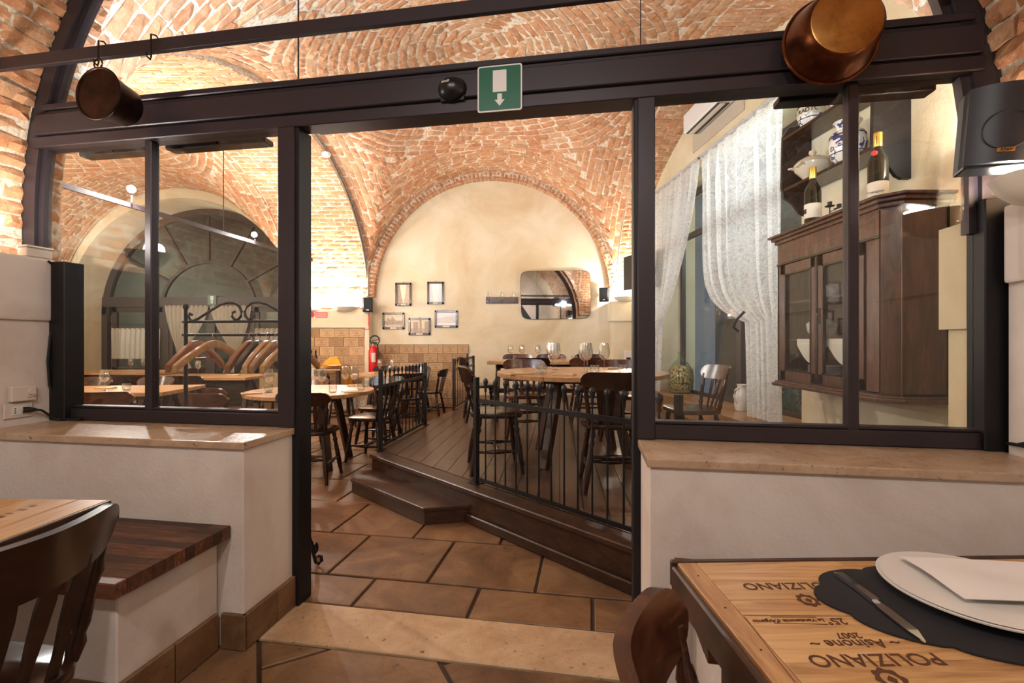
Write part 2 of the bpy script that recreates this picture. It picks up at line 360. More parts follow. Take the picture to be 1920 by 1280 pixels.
def lay(parent, bricks, seen=lambda x, y: True, most=300):
    """bricks = [(centre, u, v, n, length, height, thickness)]: the largest in the picture become parts, the rest one mesh"""
    rated = []
    for b in bricks:
        p = b[0]; x, y = proj(p); d = (p - Vector((0, 0, H))).length
        ok = 0 < x < 1920 and 0 < y < 1280 and seen(x, y)
        f = abs((Vector((0, 0, H)) - p).normalized().dot(b[3]))
        rated.append(((b[4] * b[5] * f / d / d) if ok else 0.0, b))
    rated.sort(key=lambda t: -t[0])
    solo = [b for a, b in rated[:most] if a > 0]; rest = [b for a, b in rated[:most] if a <= 0] + [b for a, b in rated[most:]]
    inv = parent.matrix_basis.inverted()
    def mat(b):
        c, u, v, n, L, Hh, T = b
        m = Matrix((u, v, n)).transposed().to_4x4() @ Matrix.Diagonal((L, Hh, T, 1)); m.translation = c
        return inv @ m
    for b in solo:
        o = bpy.data.objects.new('brick', random.choice(BRICKS)); COL.objects.link(o); o.parent = parent; o.matrix_local = mat(b)
    if rest:
        vs, fs = [], []
        data = [([v.co.copy() for v in m.vertices], [tuple(p.vertices) for p in m.polygons]) for m in BRICKS]
        for b in rest:
            dv, df = random.choice(data); m = mat(b); o = len(vs)
            vs += [tuple(m @ q) for q in dv]; fs += [tuple(i + o for i in f) for f in df]
        me = bpy.data.meshes.new('brickwork'); me.from_pydata(vs, [], fs); me.materials.append(M['brick'])
        o = bpy.data.objects.new('brickwork', me); COL.objects.link(o); o.parent = parent; o['kind'] = 'stuff'
def frame_at(fn, a, b, da=1e-3, flip=1):
    p = fn(a, b); u = (fn(a + da, b) - fn(a - da, b)); v = (fn(a, b + da) - fn(a, b - da))
    u.normalize(); n = u.cross(v).normalized() * flip; v = n.cross(u).normalized()
    return p, u, v, n
def brick_of(p, u, v, n, L, Hh, T=0.05, proud=0.010):
    r = random.uniform
    tilt = Matrix.Rotation(r(-.02, .02), 3, 'Z')
    c = p + n * (proud - T / 2 + r(-.004, .004))
    return (c, u, v, n, L * r(.95, 1.01), Hh * r(.90, 1.02), T)

# ------------------------------------------------------------------ the vaults
class Bay:
    def __init__(s, xl, xr, yf, yb, zsf, zsb, Rf, Rb, BL, BR, bulge=0.05):
        s.xl, s.xr, s.yf, s.yb, s.zsf, s.zsb, s.Rf, s.Rb, s.BL, s.BR, s.bulge = xl, xr, yf, yb, zsf, zsb, Rf, Rb, BL, BR, bulge
        s.xc = (xl + xr) / 2; s.hw = (xr - xl) / 2
        s.yc = (yf(s.xc) + yb) / 2; s.hl = (yb - yf(s.xc)) / 2
    def st(s, x, y):
        S = (x - s.xc) / s.hw; f = s.yf(x); T = (y - f) / (s.yb - f) * 2 - 1
        return max(-1, min(1, S)), max(-1, min(1, T))
    def ab(s, x, y):
        S, T = s.st(x, y); k = (T + 1) / 2; R = s.Rf + (s.Rb - s.Rf) * k; B = s.BL + (s.BR - s.BL) * (S + 1) / 2
        return S, T, k, R * math.sqrt(max(0, 1 - S * S)), B * math.sqrt(max(0, 1 - T * T))
    def z(s, x, y):
        S, T, k, a, b = s.ab(x, y)
        p = 4 + 12 * max(abs(S), abs(T)) ** 2
        m = max(a, b, 1e-6)
        return s.zsf + (s.zsb - s.zsf) * k + m * ((a / m) ** p + (b / m) ** p) ** (1 / p) + s.bulge * (1 - S * S) * (1 - T * T)
    def P(s, x, y): return Vector((x, y, s.z(x, y)))
    def frame(s, x, y, along):
        e = 2e-3; p = s.P(x, y)
        ux = (s.P(x + e, y) - s.P(x - e, y)); uy = (s.P(x, y + e) - s.P(x, y - e))
        n = ux.cross(uy).normalized()
        if n.z > 0: n = -n
        u = (ux / (2 * e) * along[0] + uy / (2 * e) * along[1]).normalized(); v = n.cross(u).normalized()
        return p, u, v, n
def build_bay(bay, name, label, course=0.105, blen=0.245, seen=lambda x, y: True, clip=lambda x, y: True, most=300):
    root = thing(name, label, 'vault', kind='structure')
    mb = MB(); nu, nv = 64, 80
    def fn(i, j):
        x = bay.xc + bay.hw * math.sin((i - .5) * PI); f = bay.yf(x); y = f + (bay.yb - f) * (0.5 - 0.5 * math.cos(j * PI))
        return (x, y, bay.z(x, y) + 0.004)
    mb.grid(fn, nu, nv)
    obj('mortar_bed', mb, 'mortar', root, smooth=True)
    out = []; Rc = bay.hw - 0.12
    def put(x, y, along, L, Hh):
        if not clip(x, y): return
        p, u, v, n = bay.frame(x, y, along)
        out.append(brick_of(p, u, v, n, L, Hh))
    r = course * 0.6
    while r < Rc:
        n = max(3, int(2 * PI * r / blen)); o = random.random()
        for k in range(n):
            a = 2 * PI * (k + o) / n; x = bay.xc + r * math.cos(a); y = bay.yc + r * math.sin(a)
            if bay.xl < x < bay.xr and bay.yf(x) + .03 < y < bay.yb - .03:
                put(x, y, (-math.sin(a), math.cos(a)), 2 * PI * r / n - 0.012, course - 0.012)
        r += course
    inc = lambda x, y: math.hypot(x - bay.xc, y - bay.yc) < Rc
    N = 500
    ys = []; y = bay.yc + course / 2
    while y < bay.yb - .04: ys.append(y); y += course
    y = bay.yc - course / 2
    while y > min(bay.yf(bay.xl), bay.yf(bay.xr)) + .04: ys.append(y); y -= course
    for q, y in enumerate(ys):
        acc = random.uniform(0, blen); last = None
        for i in range(N + 1):
            x = bay.xc + bay.hw * 0.9995 * math.sin((i / N - .5) * PI); p = bay.P(x, y)
            if last is not None: acc += (p - last).length
            last = p
            if acc >= blen:
                acc -= blen; S, T, k, a, b = bay.ab(x, y)
                if a >= b and not inc(x, y) and y > bay.yf(x) + .03: put(x, y, (1, 0), blen - 0.012, course - 0.012)
    xs = []; x = bay.xc + course / 2
    while x < bay.xr - .03: xs += [x, 2 * bay.xc - x]; x += course
    for x in xs:
        acc = random.uniform(0, blen); last = None; f = bay.yf(x)
        for i in range(N + 1):
            y = f + (bay.yb - f) * (0.5 - 0.4997 * math.cos(i / N * PI)); p = bay.P(x, y)
            if last is not None: acc += (p - last).length
            last = p
            if acc >= blen:
                acc -= blen; S, T, k, a, b = bay.ab(x, y)
                if b > a and not inc(x, y): put(x, y, (0, 1), blen - 0.012, course - 0.012)
    lay(root, out, seen, most)
    return root
yfA = lambda x: (VP_ + 0.16) / CT - x * ST / CT            # far face of the partition wall
BAY_R = Bay(-2.70, 1.97, yfA, 8.86, 1.92, 2.08, 2.28, 2.335, 2.12, 2.42)
BAY_L = Bay(-8.45, -4.02, lambda x: 3.0, 8.86, 1.90, 1.90, 2.21, 2.21, 2.2, 2.2)
def upper(x, y): return (y < 150 + 0.0 * x) or (560 < x < 1190 and y < 560)
ceil_r = build_bay(BAY_R, 'ceiling_right', 'orange brick vault with ringed courses above the platform room', seen=lambda x, y: (y < 205 - 0.095 * x and 180 < x < 1420) or (565 < x < 1190 and 215 < y < 540))
ceil_l = build_bay(BAY_L, 'ceiling_left', 'brick vault above the dining bay seen through the coat rack window', 0.10, 0.25, seen=lambda x, y: 95 < x < 520 and 270 < y < 560)

# transverse arches: their soffits span in depth, courses run across
def soffit(name, label, x0f, x1f, yfn, yb, zs0, zs1, rise, seen=lambda x, y: True, most=300, course=0.085, drop=0.0, blen=0.25):
    root = thing(name, label, 'arch', kind='structure')
    def P(x, a):                                             # a: 0 front springing .. pi back springing
        f = yfn(x); yc = (f + yb) / 2; hl = (yb - f) / 2; y = yc - hl * math.cos(a); k = (1 - math.cos(a)) / 2
        return Vector((x, y, zs0 + (zs1 - zs0) * k + rise * math.sin(a) - drop))
    mb = MB(); mb.grid(lambda i, j: P(x0f(j) + (x1f(j) - x0f(j)) * i, j * PI) + Vector((0, 0, .004)), 8, 70)
    # front edge faces so that the arch has thickness where it hangs below the vault
    for e in (x0f, x1f): mb.grid(lambda i, j: P(e(j), j * PI) + Vector((0, 0, .004 + i * (drop + 0.05))), 1, 70)
    obj('mortar_bed', mb, 'mortar', root, smooth=True)
    out = []; acc = 0; last = None; N = 1500; row = 0
    for i in range(N + 1):
        a = PI * i / N; xm = (x0f(i / N) + x1f(i / N)) / 2; p = P(xm, a)
        if last is not None: acc += (p - last).length
        last = p
        if acc >= course:
            acc -= course; row += 1; x0, x1 = x0f(i / N), x1f(i / N); x = x0 - (row % 2) * blen / 2
            while x < x1:
                c0, c1 = max(x, x0), min(x + blen, x1)
                if c1 - c0 > 0.05:
                    xc = (c0 + c1) / 2; e = 1e-3
                    pp = P(xc, a); u = Vector((1, 0, 0)); v = (P(xc, a + e) - P(xc, a - e)).normalized(); n = u.cross(v).normalized(); u = v.cross(n).normalized()
                    if n.z > 0: n = -n; v = -v
                    out.append(brick_of(pp, u, v, n, c1 - c0 - .012, course - .012))
                x += blen
    lay(root, out, seen, most); return root
wallX = lambda Y: 2.98 - 0.08 * Y                            # the window wall on the right
yfL = lambda x: yfA(-2.58) + 0.0
soffit('ceiling_arch', 'wide brick arch between the two vaults, lit white above two wall lamps', lambda k: -4.04, lambda k: -2.68, lambda x: 2.66, 8.80, 1.90, 1.96, 2.14,
       seen=lambda x, y: (565 < x < 690 and 240 < y < 580) or (90 < x < 520 and 270 < y < 560) or (210 < x < 520 and 110 < y < 200), drop=0.03)
def yy(k): return 2.0 + 6.8 * (1 - math.cos(k * PI)) / 2
soffit('ceiling_arch.001', 'brick arch above the damask curtains and the window wall', lambda k: 1.95, lambda k: wallX(yy(k)) + 0.03, lambda x: yfA(1.86), 8.84, 1.96, 2.04, 2.42,
       seen=lambda x, y: (1140 < x < 1192 and y < 560) or (1200 < x < 1460 and y < 110) or (1222 < x < 1300 and 190 < y < 350), drop=0.02)

# ------------------------------------------------------------------ near barrel: brick soffit around the partition arch
UC, RN, ZS = -0.72, 2.255, 1.90
def near_soffit():
    root = thing('ceiling_near', 'rough brick barrel vault over the near room, lit from below', 'vault', kind='structure', rz=RA)
    L0 = 0.40; LA = PI * RN; tot = 2 * L0 + LA
    def P(s, v):                                             # local partition frame
        if s < L0: return Vector((UC - RN, v, ZS - L0 + s)), Vector((1, 0, 0)), Vector((0, 0, 1))
        if s > L0 + LA: return Vector((UC + RN, v, ZS - (s - L0 - LA))), Vector((-1, 0, 0)), Vector((0, 0, -1))
        a = PI - (s - L0) / RN; return Vector((UC + RN * math.cos(a), v, ZS + RN * math.sin(a))), Vector((-math.cos(a), 0, -math.sin(a))), Vector((math.sin(a), 0, -math.cos(a)))
    mb = MB(); v0, v1 = -2.6, VP_ + 0.16
    def g(i, j): 
        p, n, t = P(tot * i, 0); return (p.x - n.x * .004, v0 + (v1 - v0) * j, p.z - n.z * .004)
    mb.grid(g, 90, 1); obj('mortar_bed', mb, 'mortar', root, smooth=True)
    out = []; s = 0.04; row = 0; course = 0.082; R = Matrix.Rotation(RA, 3, 'Z')
    while s < tot:
        v = v1 - 0.13 - (row % 2) * 0.11 - random.uniform(0, .03)
        first = True
        edge = v1
        while edge > -0.5:
            L = random.uniform(.15, .27) if not first else random.uniform(.10, .2); first = False
            p, n, t = P(s + random.uniform(-.006, .006), edge - L / 2)
            b = brick_of(R @ p, R @ Vector((0, 1, 0)), R @ t, R @ n, L - .014, course - .012, 0.06, random.uniform(.004, .02))
            out.append(b); edge -= L
        s += course; row += 1
    lay(root, out, lambda x, y: (x < 150 and y < 520) or (x > 1780 and y < 440), 300)
near_soffit()

# ------------------------------------------------------------------ floors
def clip_poly(poly, a, b, c):                                # keep a*x + b*y <= c
    out = []
    for i in range(len(poly)):
        p, q = poly[i], poly[(i + 1) % len(poly)]; dp = a * p[0] + b * p[1] - c; dq = a * q[0] + b * q[1] - c
        if dp <= 0: out.append(p)
        if (dp < 0 < dq) or (dq < 0 < dp):
            t = dp / (dp - dq); out.append((p[0] + (q[0] - p[0]) * t, p[1] + (q[1] - p[1]) * t))
    return out
def clip_convex(poly, region):
    n = len(region); s = sum(region[i][0] * region[(i + 1) % n][1] - region[(i + 1) % n][0] * region[i][1] for i in range(n))
    for i in range(n):
        p, q = region[i], region[(i + 1) % n]; ex, ey = q[0] - p[0], q[1] - p[1]
        if s < 0: ex, ey = -ex, -ey
        poly = clip_poly(poly, ey, -ex, ey * p[0] - ex * p[1])
        if len(poly) < 3: return []
    return poly
def inset(poly, d):
    n = len(poly); s = sum(poly[i][0] * poly[(i + 1) % n][1] - poly[(i + 1) % n][0] * poly[i][1] for i in range(n))
    if s < 0: poly = poly[::-1]
    big = [(-99, -99), (99, -99), (99, 99), (-99, 99)]
    for i in range(n):
        p, q = poly[i], poly[(i + 1) % n]; e = Vector((q[0] - p[0], q[1] - p[1]))
        if e.length < 1e-6: continue
        e.normalize(); a, b = e.y, -e.x
        big = clip_poly(big, a, b, a * p[0] + b * p[1] - d)
        if len(big) < 3: return []
    return big
def area(poly): return abs(sum(poly[i][0] * poly[(i + 1) % len(poly)][1] - poly[(i + 1) % len(poly)][0] * poly[i][1] for i in range(len(poly)))) / 2
floor = thing('floor', 'brown stone tile floor running through the doorway', 'floor', kind='structure', rz=RA)
obj('grout_bed', MB().box(-12, 6.5, -2.6, 12, -0.08, -0.010), 'grout', floor)
def tile(poly, z=0.0):
    poly = inset(poly, 0.007 + random.uniform(0, .002))
    if len(poly) < 3 or area(poly) < 0.004: return
    z += random.uniform(-.0015, .0015)
    mb = MB(); q = inset(poly, 0.004)
    if len(q) != len(poly): mb.prism(poly, -0.03, z)
    else:
        n = len(poly); mb.add([(x, y, -.03) for x, y in poly] + [(x, y, z - .004) for x, y in poly] + [(x, y, z) for x, y in q],
                 [(i, (i + 1) % n, n + (i + 1) % n, n + i) for i in range(n)] + [(n + i, n + (i + 1) % n, 2 * n + (i + 1) % n, 2 * n + i) for i in range(n)] + [tuple(range(2 * n, 3 * n))])
    obj('tile', mb, 'tile', floor)
rows = [2.073, 2.345, 2.863, 3.426, 3.97, 4.52, 5.07, 5.62, 6.17, 6.72, 7.3, 7.9, 8.5, 9.3, 10.2]
for r in range(len(rows) - 1):
    u = -1.119 - 0.564 * 14 + (0.28 if r % 2 else 0.0)
    while u < 1.9:
        if u > -9.6 and (r < 8 or u < 0.5): tile([(u, rows[r]), (u + .564, rows[r]), (u + .564, rows[r + 1]), (u, rows[r + 1])])
        u += .564
S2 = 0.62                                                     # near floor: the same stone laid on the diagonal
near_region = [(-3.0, -0.6), (1.6, -0.6), (1.6, 1.784), (-3.0, 1.784)]
for i in range(-9, 10):
    for j in range(-9, 10):
        off = S2 / 2 if i % 2 else 0
        cx, cy = i * S2, j * S2 + off
        sq = [(cx, cy), (cx + S2, cy), (cx + S2, cy + S2), (cx, cy + S2)]
        a = math.radians(38)
        q = [(x * math.cos(a) - y * math.sin(a) - 1.25, x * math.sin(a) + y * math.cos(a) + 1.62) for x, y in sq]
        q = clip_convex(q, near_region)
        if q: tile(q)
th = obj('trim_1', MB().box(-1.40, 0.23, 1.788, 2.069, -0.05, 0.002), 'traver', rz=RA, bevel=0.003, label='pale pitted travertine slab forming the doorway threshold', cat='threshold', kind='structure')

# ------------------------------------------------------------------ room shells
def wall(name, label, mb, mat, rz=0.0, parent=None, cat='wall', bevel=0.0):
    return obj(name, mb, mat, parent, rz=rz, label=label, cat=cat, kind='structure', bevel=bevel)
YB = 8.90
wall('wall_back', 'ochre plaster end wall under the wide brick arch, holding mirror and pictures', MB().box(-2.70, 2.6, YB, YB + .3, 0, 5.0), 'ochre')
# right window wall with its deep window opening, parallel to x = 2.98 - 0.08 y
wr = MB()
def rw(y0, y1, z0, z1, d0=0.0, d1=0.6):
    wr.add([(wallX(y0) + d0, y0, z0), (wallX(y1) + d0, y1, z0), (wallX(y1) + d1, y1, z0), (wallX(y0) + d1, y0, z0),
            (wallX(y0) + d0, y0, z1), (wallX(y1) + d0, y1, z1), (wallX(y1) + d1, y1, z1), (wallX(y0) + d1, y0, z1)],
           [(0, 3, 2, 1), (4, 5, 6, 7), (0, 1, 5, 4), (1, 2, 6, 5), (2, 3, 7, 6), (3, 0, 4, 7)])
WY0, WY1, WZ0, WZ1 = 4.30, 7.66, 0.42, 3.55
rw(1.6, WY0, 0, 5.2); rw(WY1, 8.95, 0, 5.2); rw(WY0, WY1, 0, WZ0); rw(WY0, WY1, WZ1, 5.2)
wall('wall_right', 'ochre plaster window wall behind the damask curtains and the cupboard', wr, 'ochre')
# far corner pilaster on the right
p = thing('wall_pilaster', 'ochre corner pilaster with a projecting capital under the small wall lamp', 'pilaster', kind='structure')
obj('shaft', MB().box(1.84, 2.22, 8.62, 8.92, 0, 1.62), 'ochre', p); obj('capital', MB().box(1.80, 2.24, 8.57, 8.92, 1.62, 1.98), 'ochre', p, bevel=.008)
# pier between the two bays
p = thing('wall_pier', 'broad pier faced with wine crate boards below an ochre band', 'pier', kind='structure')
PX0, PX1, PY = -4.05, -2.66, 8.72
obj('core', MB().box(PX0, PX1, PY, 9.5, 0, 5.0), 'mortar', p); obj('plaster_band', MB().box(PX0 - .02, PX1 + .02, PY - .045, 9.5, 1.50, 1.83), 'ochre', p, bevel=.006)
face = []
for r_ in range(5):
    for k in range(-1, 6):
        x0, x1 = max(PX0, PX0 + k * .25 + (r_ % 2) * .125), min(PX1, PX0 + (k + 1) * .25 + (r_ % 2) * .125)
        if x1 - x0 > .05: face.append(brick_of(Vector(((x0 + x1) / 2, PY, 1.88 + r_ * .085)), Vector((1, 0, 0)), Vector((0, 0, 1)), Vector((0, -1, 0)), x1 - x0 - .012, .073))
lay(p, face)
obj('corner_strip', MB().box(PX1 - .05, PX1 + .03, PY - .03, 8.95, 0, 1.50), 'ochre', p)
bw, bh = 0.272, 0.168
def crates(parent, x0, x1, ytop, ztop, nrow, y, skip=None):
    for r in range(nrow):
        z1 = ztop - r * bh; z0 = z1 - bh; x = x0 - (0.5 * bw if r % 2 else 0.13 * bw)
        while x < x1 - .02:
            a, b = max(x, x0), min(x + bw, x1)
            if b - a > .04:
                d = random.uniform(.012, .024)
                o = obj('crate_board', MB().box(-(b - a) / 2 + .003, (b - a) / 2 - .003, -d, 0, -bh / 2 + .003, bh / 2 - .003), 'boxw', parent, bevel=.002)
                o.location = ((a + b) / 2, y, (z0 + z1) / 2)
            x += bw
crates(p, PX0, PX1 - .05, 0, 1.49, 7, PY)
wp = thing('wall_panelling', 'wine crate boards lining the lower end wall behind the extinguisher', 'panelling', kind='structure')
obj('backing', MB().box(-2.62, -0.82, YB - .012, YB + .02, 0, 1.195), 'doorw', wp)
crates(wp, -2.62, -0.82, 0, 1.19, 7, YB - .012)
# brick ring of the end wall arch, brick by brick
ring = thing('wall_arch_ring', 'brick arch ring framing the pale end wall', 'arch', kind='structure')
NB = 92
for k in range(NB):
    a = PI * (k + .5) / NB; R0 = 2.19; c = Vector((-0.37 + (R0 + .07) * math.cos(a), YB - .06, 2.08 + (R0 + .07) * math.sin(a)))
    for e in (0, 1):
        o = bpy.data.objects.new('brick', BRICKS[(k + e) % 12]); COL.objects.link(o); o.parent = ring
        t = Vector((-math.sin(a), 0, math.cos(a))); r = Vector((math.cos(a), 0, math.sin(a)))
        if e == 0:   # front face
            m = Matrix((r, t, Vector((0, -1, 0)))).transposed().to_4x4() @ Matrix.Diagonal((.135, .066, .14, 1)); m.translation = c
        else:        # underside
            m = Matrix((Vector((0, 1, 0)), t, -r)).transposed().to_4x4() @ Matrix.Diagonal((.13, .066, .05, 1)); m.translation = c - r * .05 + Vector((0, .0, 0))
        o.matrix_local = m
def arcband(cx, y0, y1, zs, R0, R1, n=48):
    mb = MB(); vs = []; 
    for i in range(n + 1):
        a = PI * i / n
        for R, y in ((R0, y0), (R1, y0), (R1, y1), (R0, y1)): vs.append((cx + R * math.cos(a), y, zs + R * math.sin(a)))
    mb.add(vs, [(4 * i + k, 4 * i + (k + 1) % 4, 4 * i + 4 + (k + 1) % 4, 4 * i + 4 + k) for i in range(n) for k in range(4)]); return mb
obj('mortar_bed', arcband(-.37, YB - .115, YB + .02, 2.08, 2.195, 2.40), 'mortar', ring, smooth=False)
# left bay: plaster arch recess with the glazed entrance
LX, LR, LZ = -6.20, 2.15, 1.80; LY0, LY1 = 8.88, 9.75
rec = MB(); rec.grid(lambda i, j: (LX + LR * math.cos(PI * i), LY0 + (LY1 - LY0) * j, LZ + LR * math.sin(PI * i)), 48, 1)
for sgn in (-1, 1): rec.box(LX + sgn * LR, LX + sgn * (LR + .25), LY0, LY1, 0, LZ)
# front face of the recess wall, above the arch
vs = []; n = 48
for i in range(n + 1):
    a = PI * i / n; vs += [(LX + LR * math.cos(a), LY0, LZ + LR * math.sin(a)), (LX + (LR + .25) * math.cos(a), LY0, LZ + (LR + .25) * math.sin(a))]
rec.add(vs, [(2 * i, 2 * i + 1, 2 * i + 3, 2 * i + 2) for i in range(n)])
wall('wall_recess', 'cream plaster arch recess around the dark glazed entrance', rec, 'ochre')
wall('wall_left', 'brick and plaster side wall beyond the window with the coat rack', MB().box(-8.75, -8.47, 2.9, 10, 0, 4.4), 'ochre')
wall('wall_left_front', 'plaster wall closing the dining bay on the near side', MB().box(-8.7, -4.0, 2.7, 3.0, 0, 4.4), 'ochre')
wall('wall_back_far', 'dark wall closing the entrance bay behind the glazed arch', MB().box(-10.5, -3.2, 12.2, 12.4, 0, 5), 'night')
wall('ceiling_slab', 'flat slab above the vaults', MB().box(-11, 6.5, -4, 12.5, 5.3, 5.4), 'dark', cat='slab')
# the near room: side walls below the springing, imposts, wall behind the viewer
UL, UR = UC - RN, UC + RN
nl = thing('wall_near_left', 'white plaster side wall with a thick impost band beside the coat rack window', 'wall', kind='structure', rz=RA)
obj('plaster', MB().box(UL - 1.2, -2.755, -2.6, 2.035, 0, 1.36), 'plaster', nl, bevel=.006)
obj('impost', MB().box(UL - 1.2, -2.738, -2.6, 2.030, 1.355, 1.672), 'plaster', nl, bevel=.012, seg=2)
obj('pier_core', MB().box(UL - 1.2, UL + .003, -2.6, VP_ + .16, 0, 1.9), 'mortar', nl)
nr = thing('wall_near_right', 'white plaster side wall with an impost band below the black loudspeaker', 'wall', kind='structure', rz=RA)
obj('plaster', MB().box(1.50, UR + 1.4, -2.6, 2.00, 0, 1.47), 'plaster', nr, bevel=.006)
obj('impost', MB().box(1.478, UR + 1.4, -2.6, 1.99, 1.46, 1.742), 'plaster', nr, bevel=.012, seg=2)
obj('pier_core', MB().box(UR - .003, UR + 1.4, -2.6, VP_ + .16, 0, 1.9), 'ochre', nr)
obj('far_impost', MB().box(1.452, UR + 1.2, VP_ + .05, VP_ + .20, 1.30, 1.72), 'ochre', nr)
obj('far_shaft', MB().box(1.475, UR + 1.2, VP_ + .05, VP_ + .18, 0, 1.30), 'ochre', nr)
wall('wall_near_back', 'plain plaster wall behind the viewer', MB().box(-4.2, 3.0, -2.8, -2.6, 0, 4.4), 'plaster', rz=RA)
# half walls
for nm, lab, u0, u1 in (('wall_partition_left', 'low white plaster wall carrying the coat rack window, bench against it', -2.76, -1.392),
                        ('wall_partition_right', 'low white plaster wall carrying the cupboard window, pine table before it', 0.205, 1.51)):
    wl = thing(nm, lab, 'wall', kind='structure', rz=RA)
    obj('plaster', MB().box(u0, u1, 1.715, 2.10, 0, .812), 'plaster', wl, bevel=.006, seg=2)
    obj('stone_sill', MB().box(u0, u1 + (.012 if u0 < -2 else 0), 1.700, 2.12, .812, .842) if u0 < -2 else MB().box(u0 - .012, u1, 1.700, 2.12, .812, .842), 'sillst', wl, bevel=.004, seg=2)
    bb = .145; e = u1 if u0 < -2 else u0; s = 1 if u0 < -2 else -1
    us = sorted((e, e + s * .018))
    for a, b in ((1.700, 1.90), (1.904, 2.05)): obj('skirting_tile', MB().box(us[0], us[1], a, b, .002, bb), 'tile', wl, bevel=.003)
    if s == 1: obj('skirting_tile', MB().box(-1.484, e + .018, 1.697, 1.715, .002, bb), 'tile', wl, bevel=.003)

# ------------------------------------------------------------------ the glazed steel partition
def uv0(x, v=2.12): t = (x - 960) / F; Y = v / (t * ST + CT); return t * Y * CT - Y * ST
win = thing('window_1', 'dark steel and glass partition filling the brick arch, with an open doorway', 'glazed partition', kind='structure', rz=RA)
D0, D1 = VP_ - .035, VP_ + .035
def st(nm, u0, u1, z0, z1, d0=D0, d1=D1, bev=.004, mat='steel'): return obj(nm, MB().box(u0, u1, d0, d1, z0, z1), mat, win, bevel=bev)
ZT = 2.26
st('lintel', -2.86, 1.44, 2.325, 2.43, D0 - .02, D1 + .02)
st('lintel_cap', -2.82, 1.42, 2.455, 2.484, D0 - .012, D1 + .02); st('lintel_groove', -2.84, 1.43, 2.43, 2.455, D0, D1)
st('lintel_lip', -2.88, 1.45, 2.262, 2.318, D0 - .012, D1 + .012); st('lintel_recess', -2.87, 1.44, 2.315, 2.33, D0, D1)  # lip, and a recessed steel strip between lip and lintel
st('operator_board', uv0(800), uv0(946), 2.484, 2.535, D1 + .02, D1 + .10, mat='grey')
st('operator_case', -1.36, .19, 2.30, 2.42, D1, D1 + .11)
for u0, u1 in ((-1.462, -1.376), (.191, .262)): st('door_post', u0, u1, .845, 2.262, D0 - .015, D1 + .015)
for u0, u1 in ((-1.398, -1.358), (.176, .212)): st('door_jamb', u0, u1, 0.0, 2.262, D0 - .005, D1 + .03, mat='black')
st('mullion', -2.222, -2.182, .90, 2.262, D0 + .01, D1 - .01); st('mullion', .997, 1.036, .90, 2.262, D0 + .01, D1 - .01)
st('bottom_rail', -2.75, -1.46, .845, .905); st('bottom_rail', .26, 1.53, .845, .905)
st('bottom_bead', -2.70, -1.46, .905, .918, D0 + .012, D1); st('bottom_bead', .26, 1.50, .905, .918, D0 + .012, D1)
st('side_post', -2.752, -2.655, .845, 1.66, D0 - .03, D1, mat='black'); st('side_post', 1.440, 1.535, .845, 1.78, D0 - .02, D1, mat='black')
def arcframe(nm, R0, R1, d0, d1, mat='steel'):
    n = 60; vs = []; pts = [(UC - 1, ZS - .24)] 
    ring_ = []
    for i in range(n + 1):
        a = PI * i / n; ring_.append((math.cos(a), math.sin(a)))
    seq = [(1, -1)] + ring_ + [(-1, -1)]
    for c, s_ in seq:
        z = (lambda R: ZS + R * s_) if s_ >= 0 else (lambda R: ZS - .24)
        for R, v in ((R0, d0), (R1, d0), (R1, d1), (R0, d1)): vs.append((UC + R * c, v, z(R)))
    m = len(seq); mb = MB(); mb.add(vs, [(4 * i + k, 4 * i + (k + 1) % 4, 4 * i + 4 + (k + 1) % 4, 4 * i + 4 + k) for i in range(m - 1) for k in range(4)] + [(3, 2, 1, 0), (4 * m - 4, 4 * m - 3, 4 * m - 2, 4 * m - 1)])
    return obj(nm, mb, mat, win)
arcframe('arch_frame', 2.165, 2.235, D0, D1); arcframe('arch_bead', 2.135, 2.168, D0 + .02, D1 - .01); arcframe('sealing_strip', 2.232, 2.262, D0 + .005, D1 + .01, 'rubber')
def pane(u0, u1, z0, z1, v=VP_): return obj('pane', MB().box(u0, u1, v - .003, v + .003, z0, z1), 'pane', win)
pane(-2.66, -2.222, .915, 2.262); pane(-2.182, -1.46, .915, 2.262); pane(.262, .997, .915, 2.262); pane(1.036, 1.44, .915, 2.262)
# the part of the pane beside the arch springing, above the side post
pane(-2.86, -2.66, 1.66, 2.262)
def fan(ua, ub):
    pts = [(ua, 2.48)]; n = 24
    top = [(ub - (ub - ua) * i / n, ZS + math.sqrt(max(0.0, 2.15 ** 2 - (ub - (ub - ua) * i / n - UC) ** 2))) for i in range(n + 1)]
    poly = [(ua, 2.485), (ub, 2.485)] + [(u, max(z, 2.486)) for u, z in top]
    mb = MB(); mb.M = Matrix.Translation((0, VP_, 0)) @ Matrix.Rotation(PI / 2, 4, 'X'); mb.prism(poly, -.003, .003); obj('fanlight_pane', mb, 'pane', win)
fan(-2.76, -1.388); fan(-1.384, .206); fan(.210, 1.32)
for u in (-1.386, .208): obj('glazing_joint', MB().box(u - .002, u + .002, VP_ - .004, VP_ + .004, 2.484, 3.9), 'greyp', win)

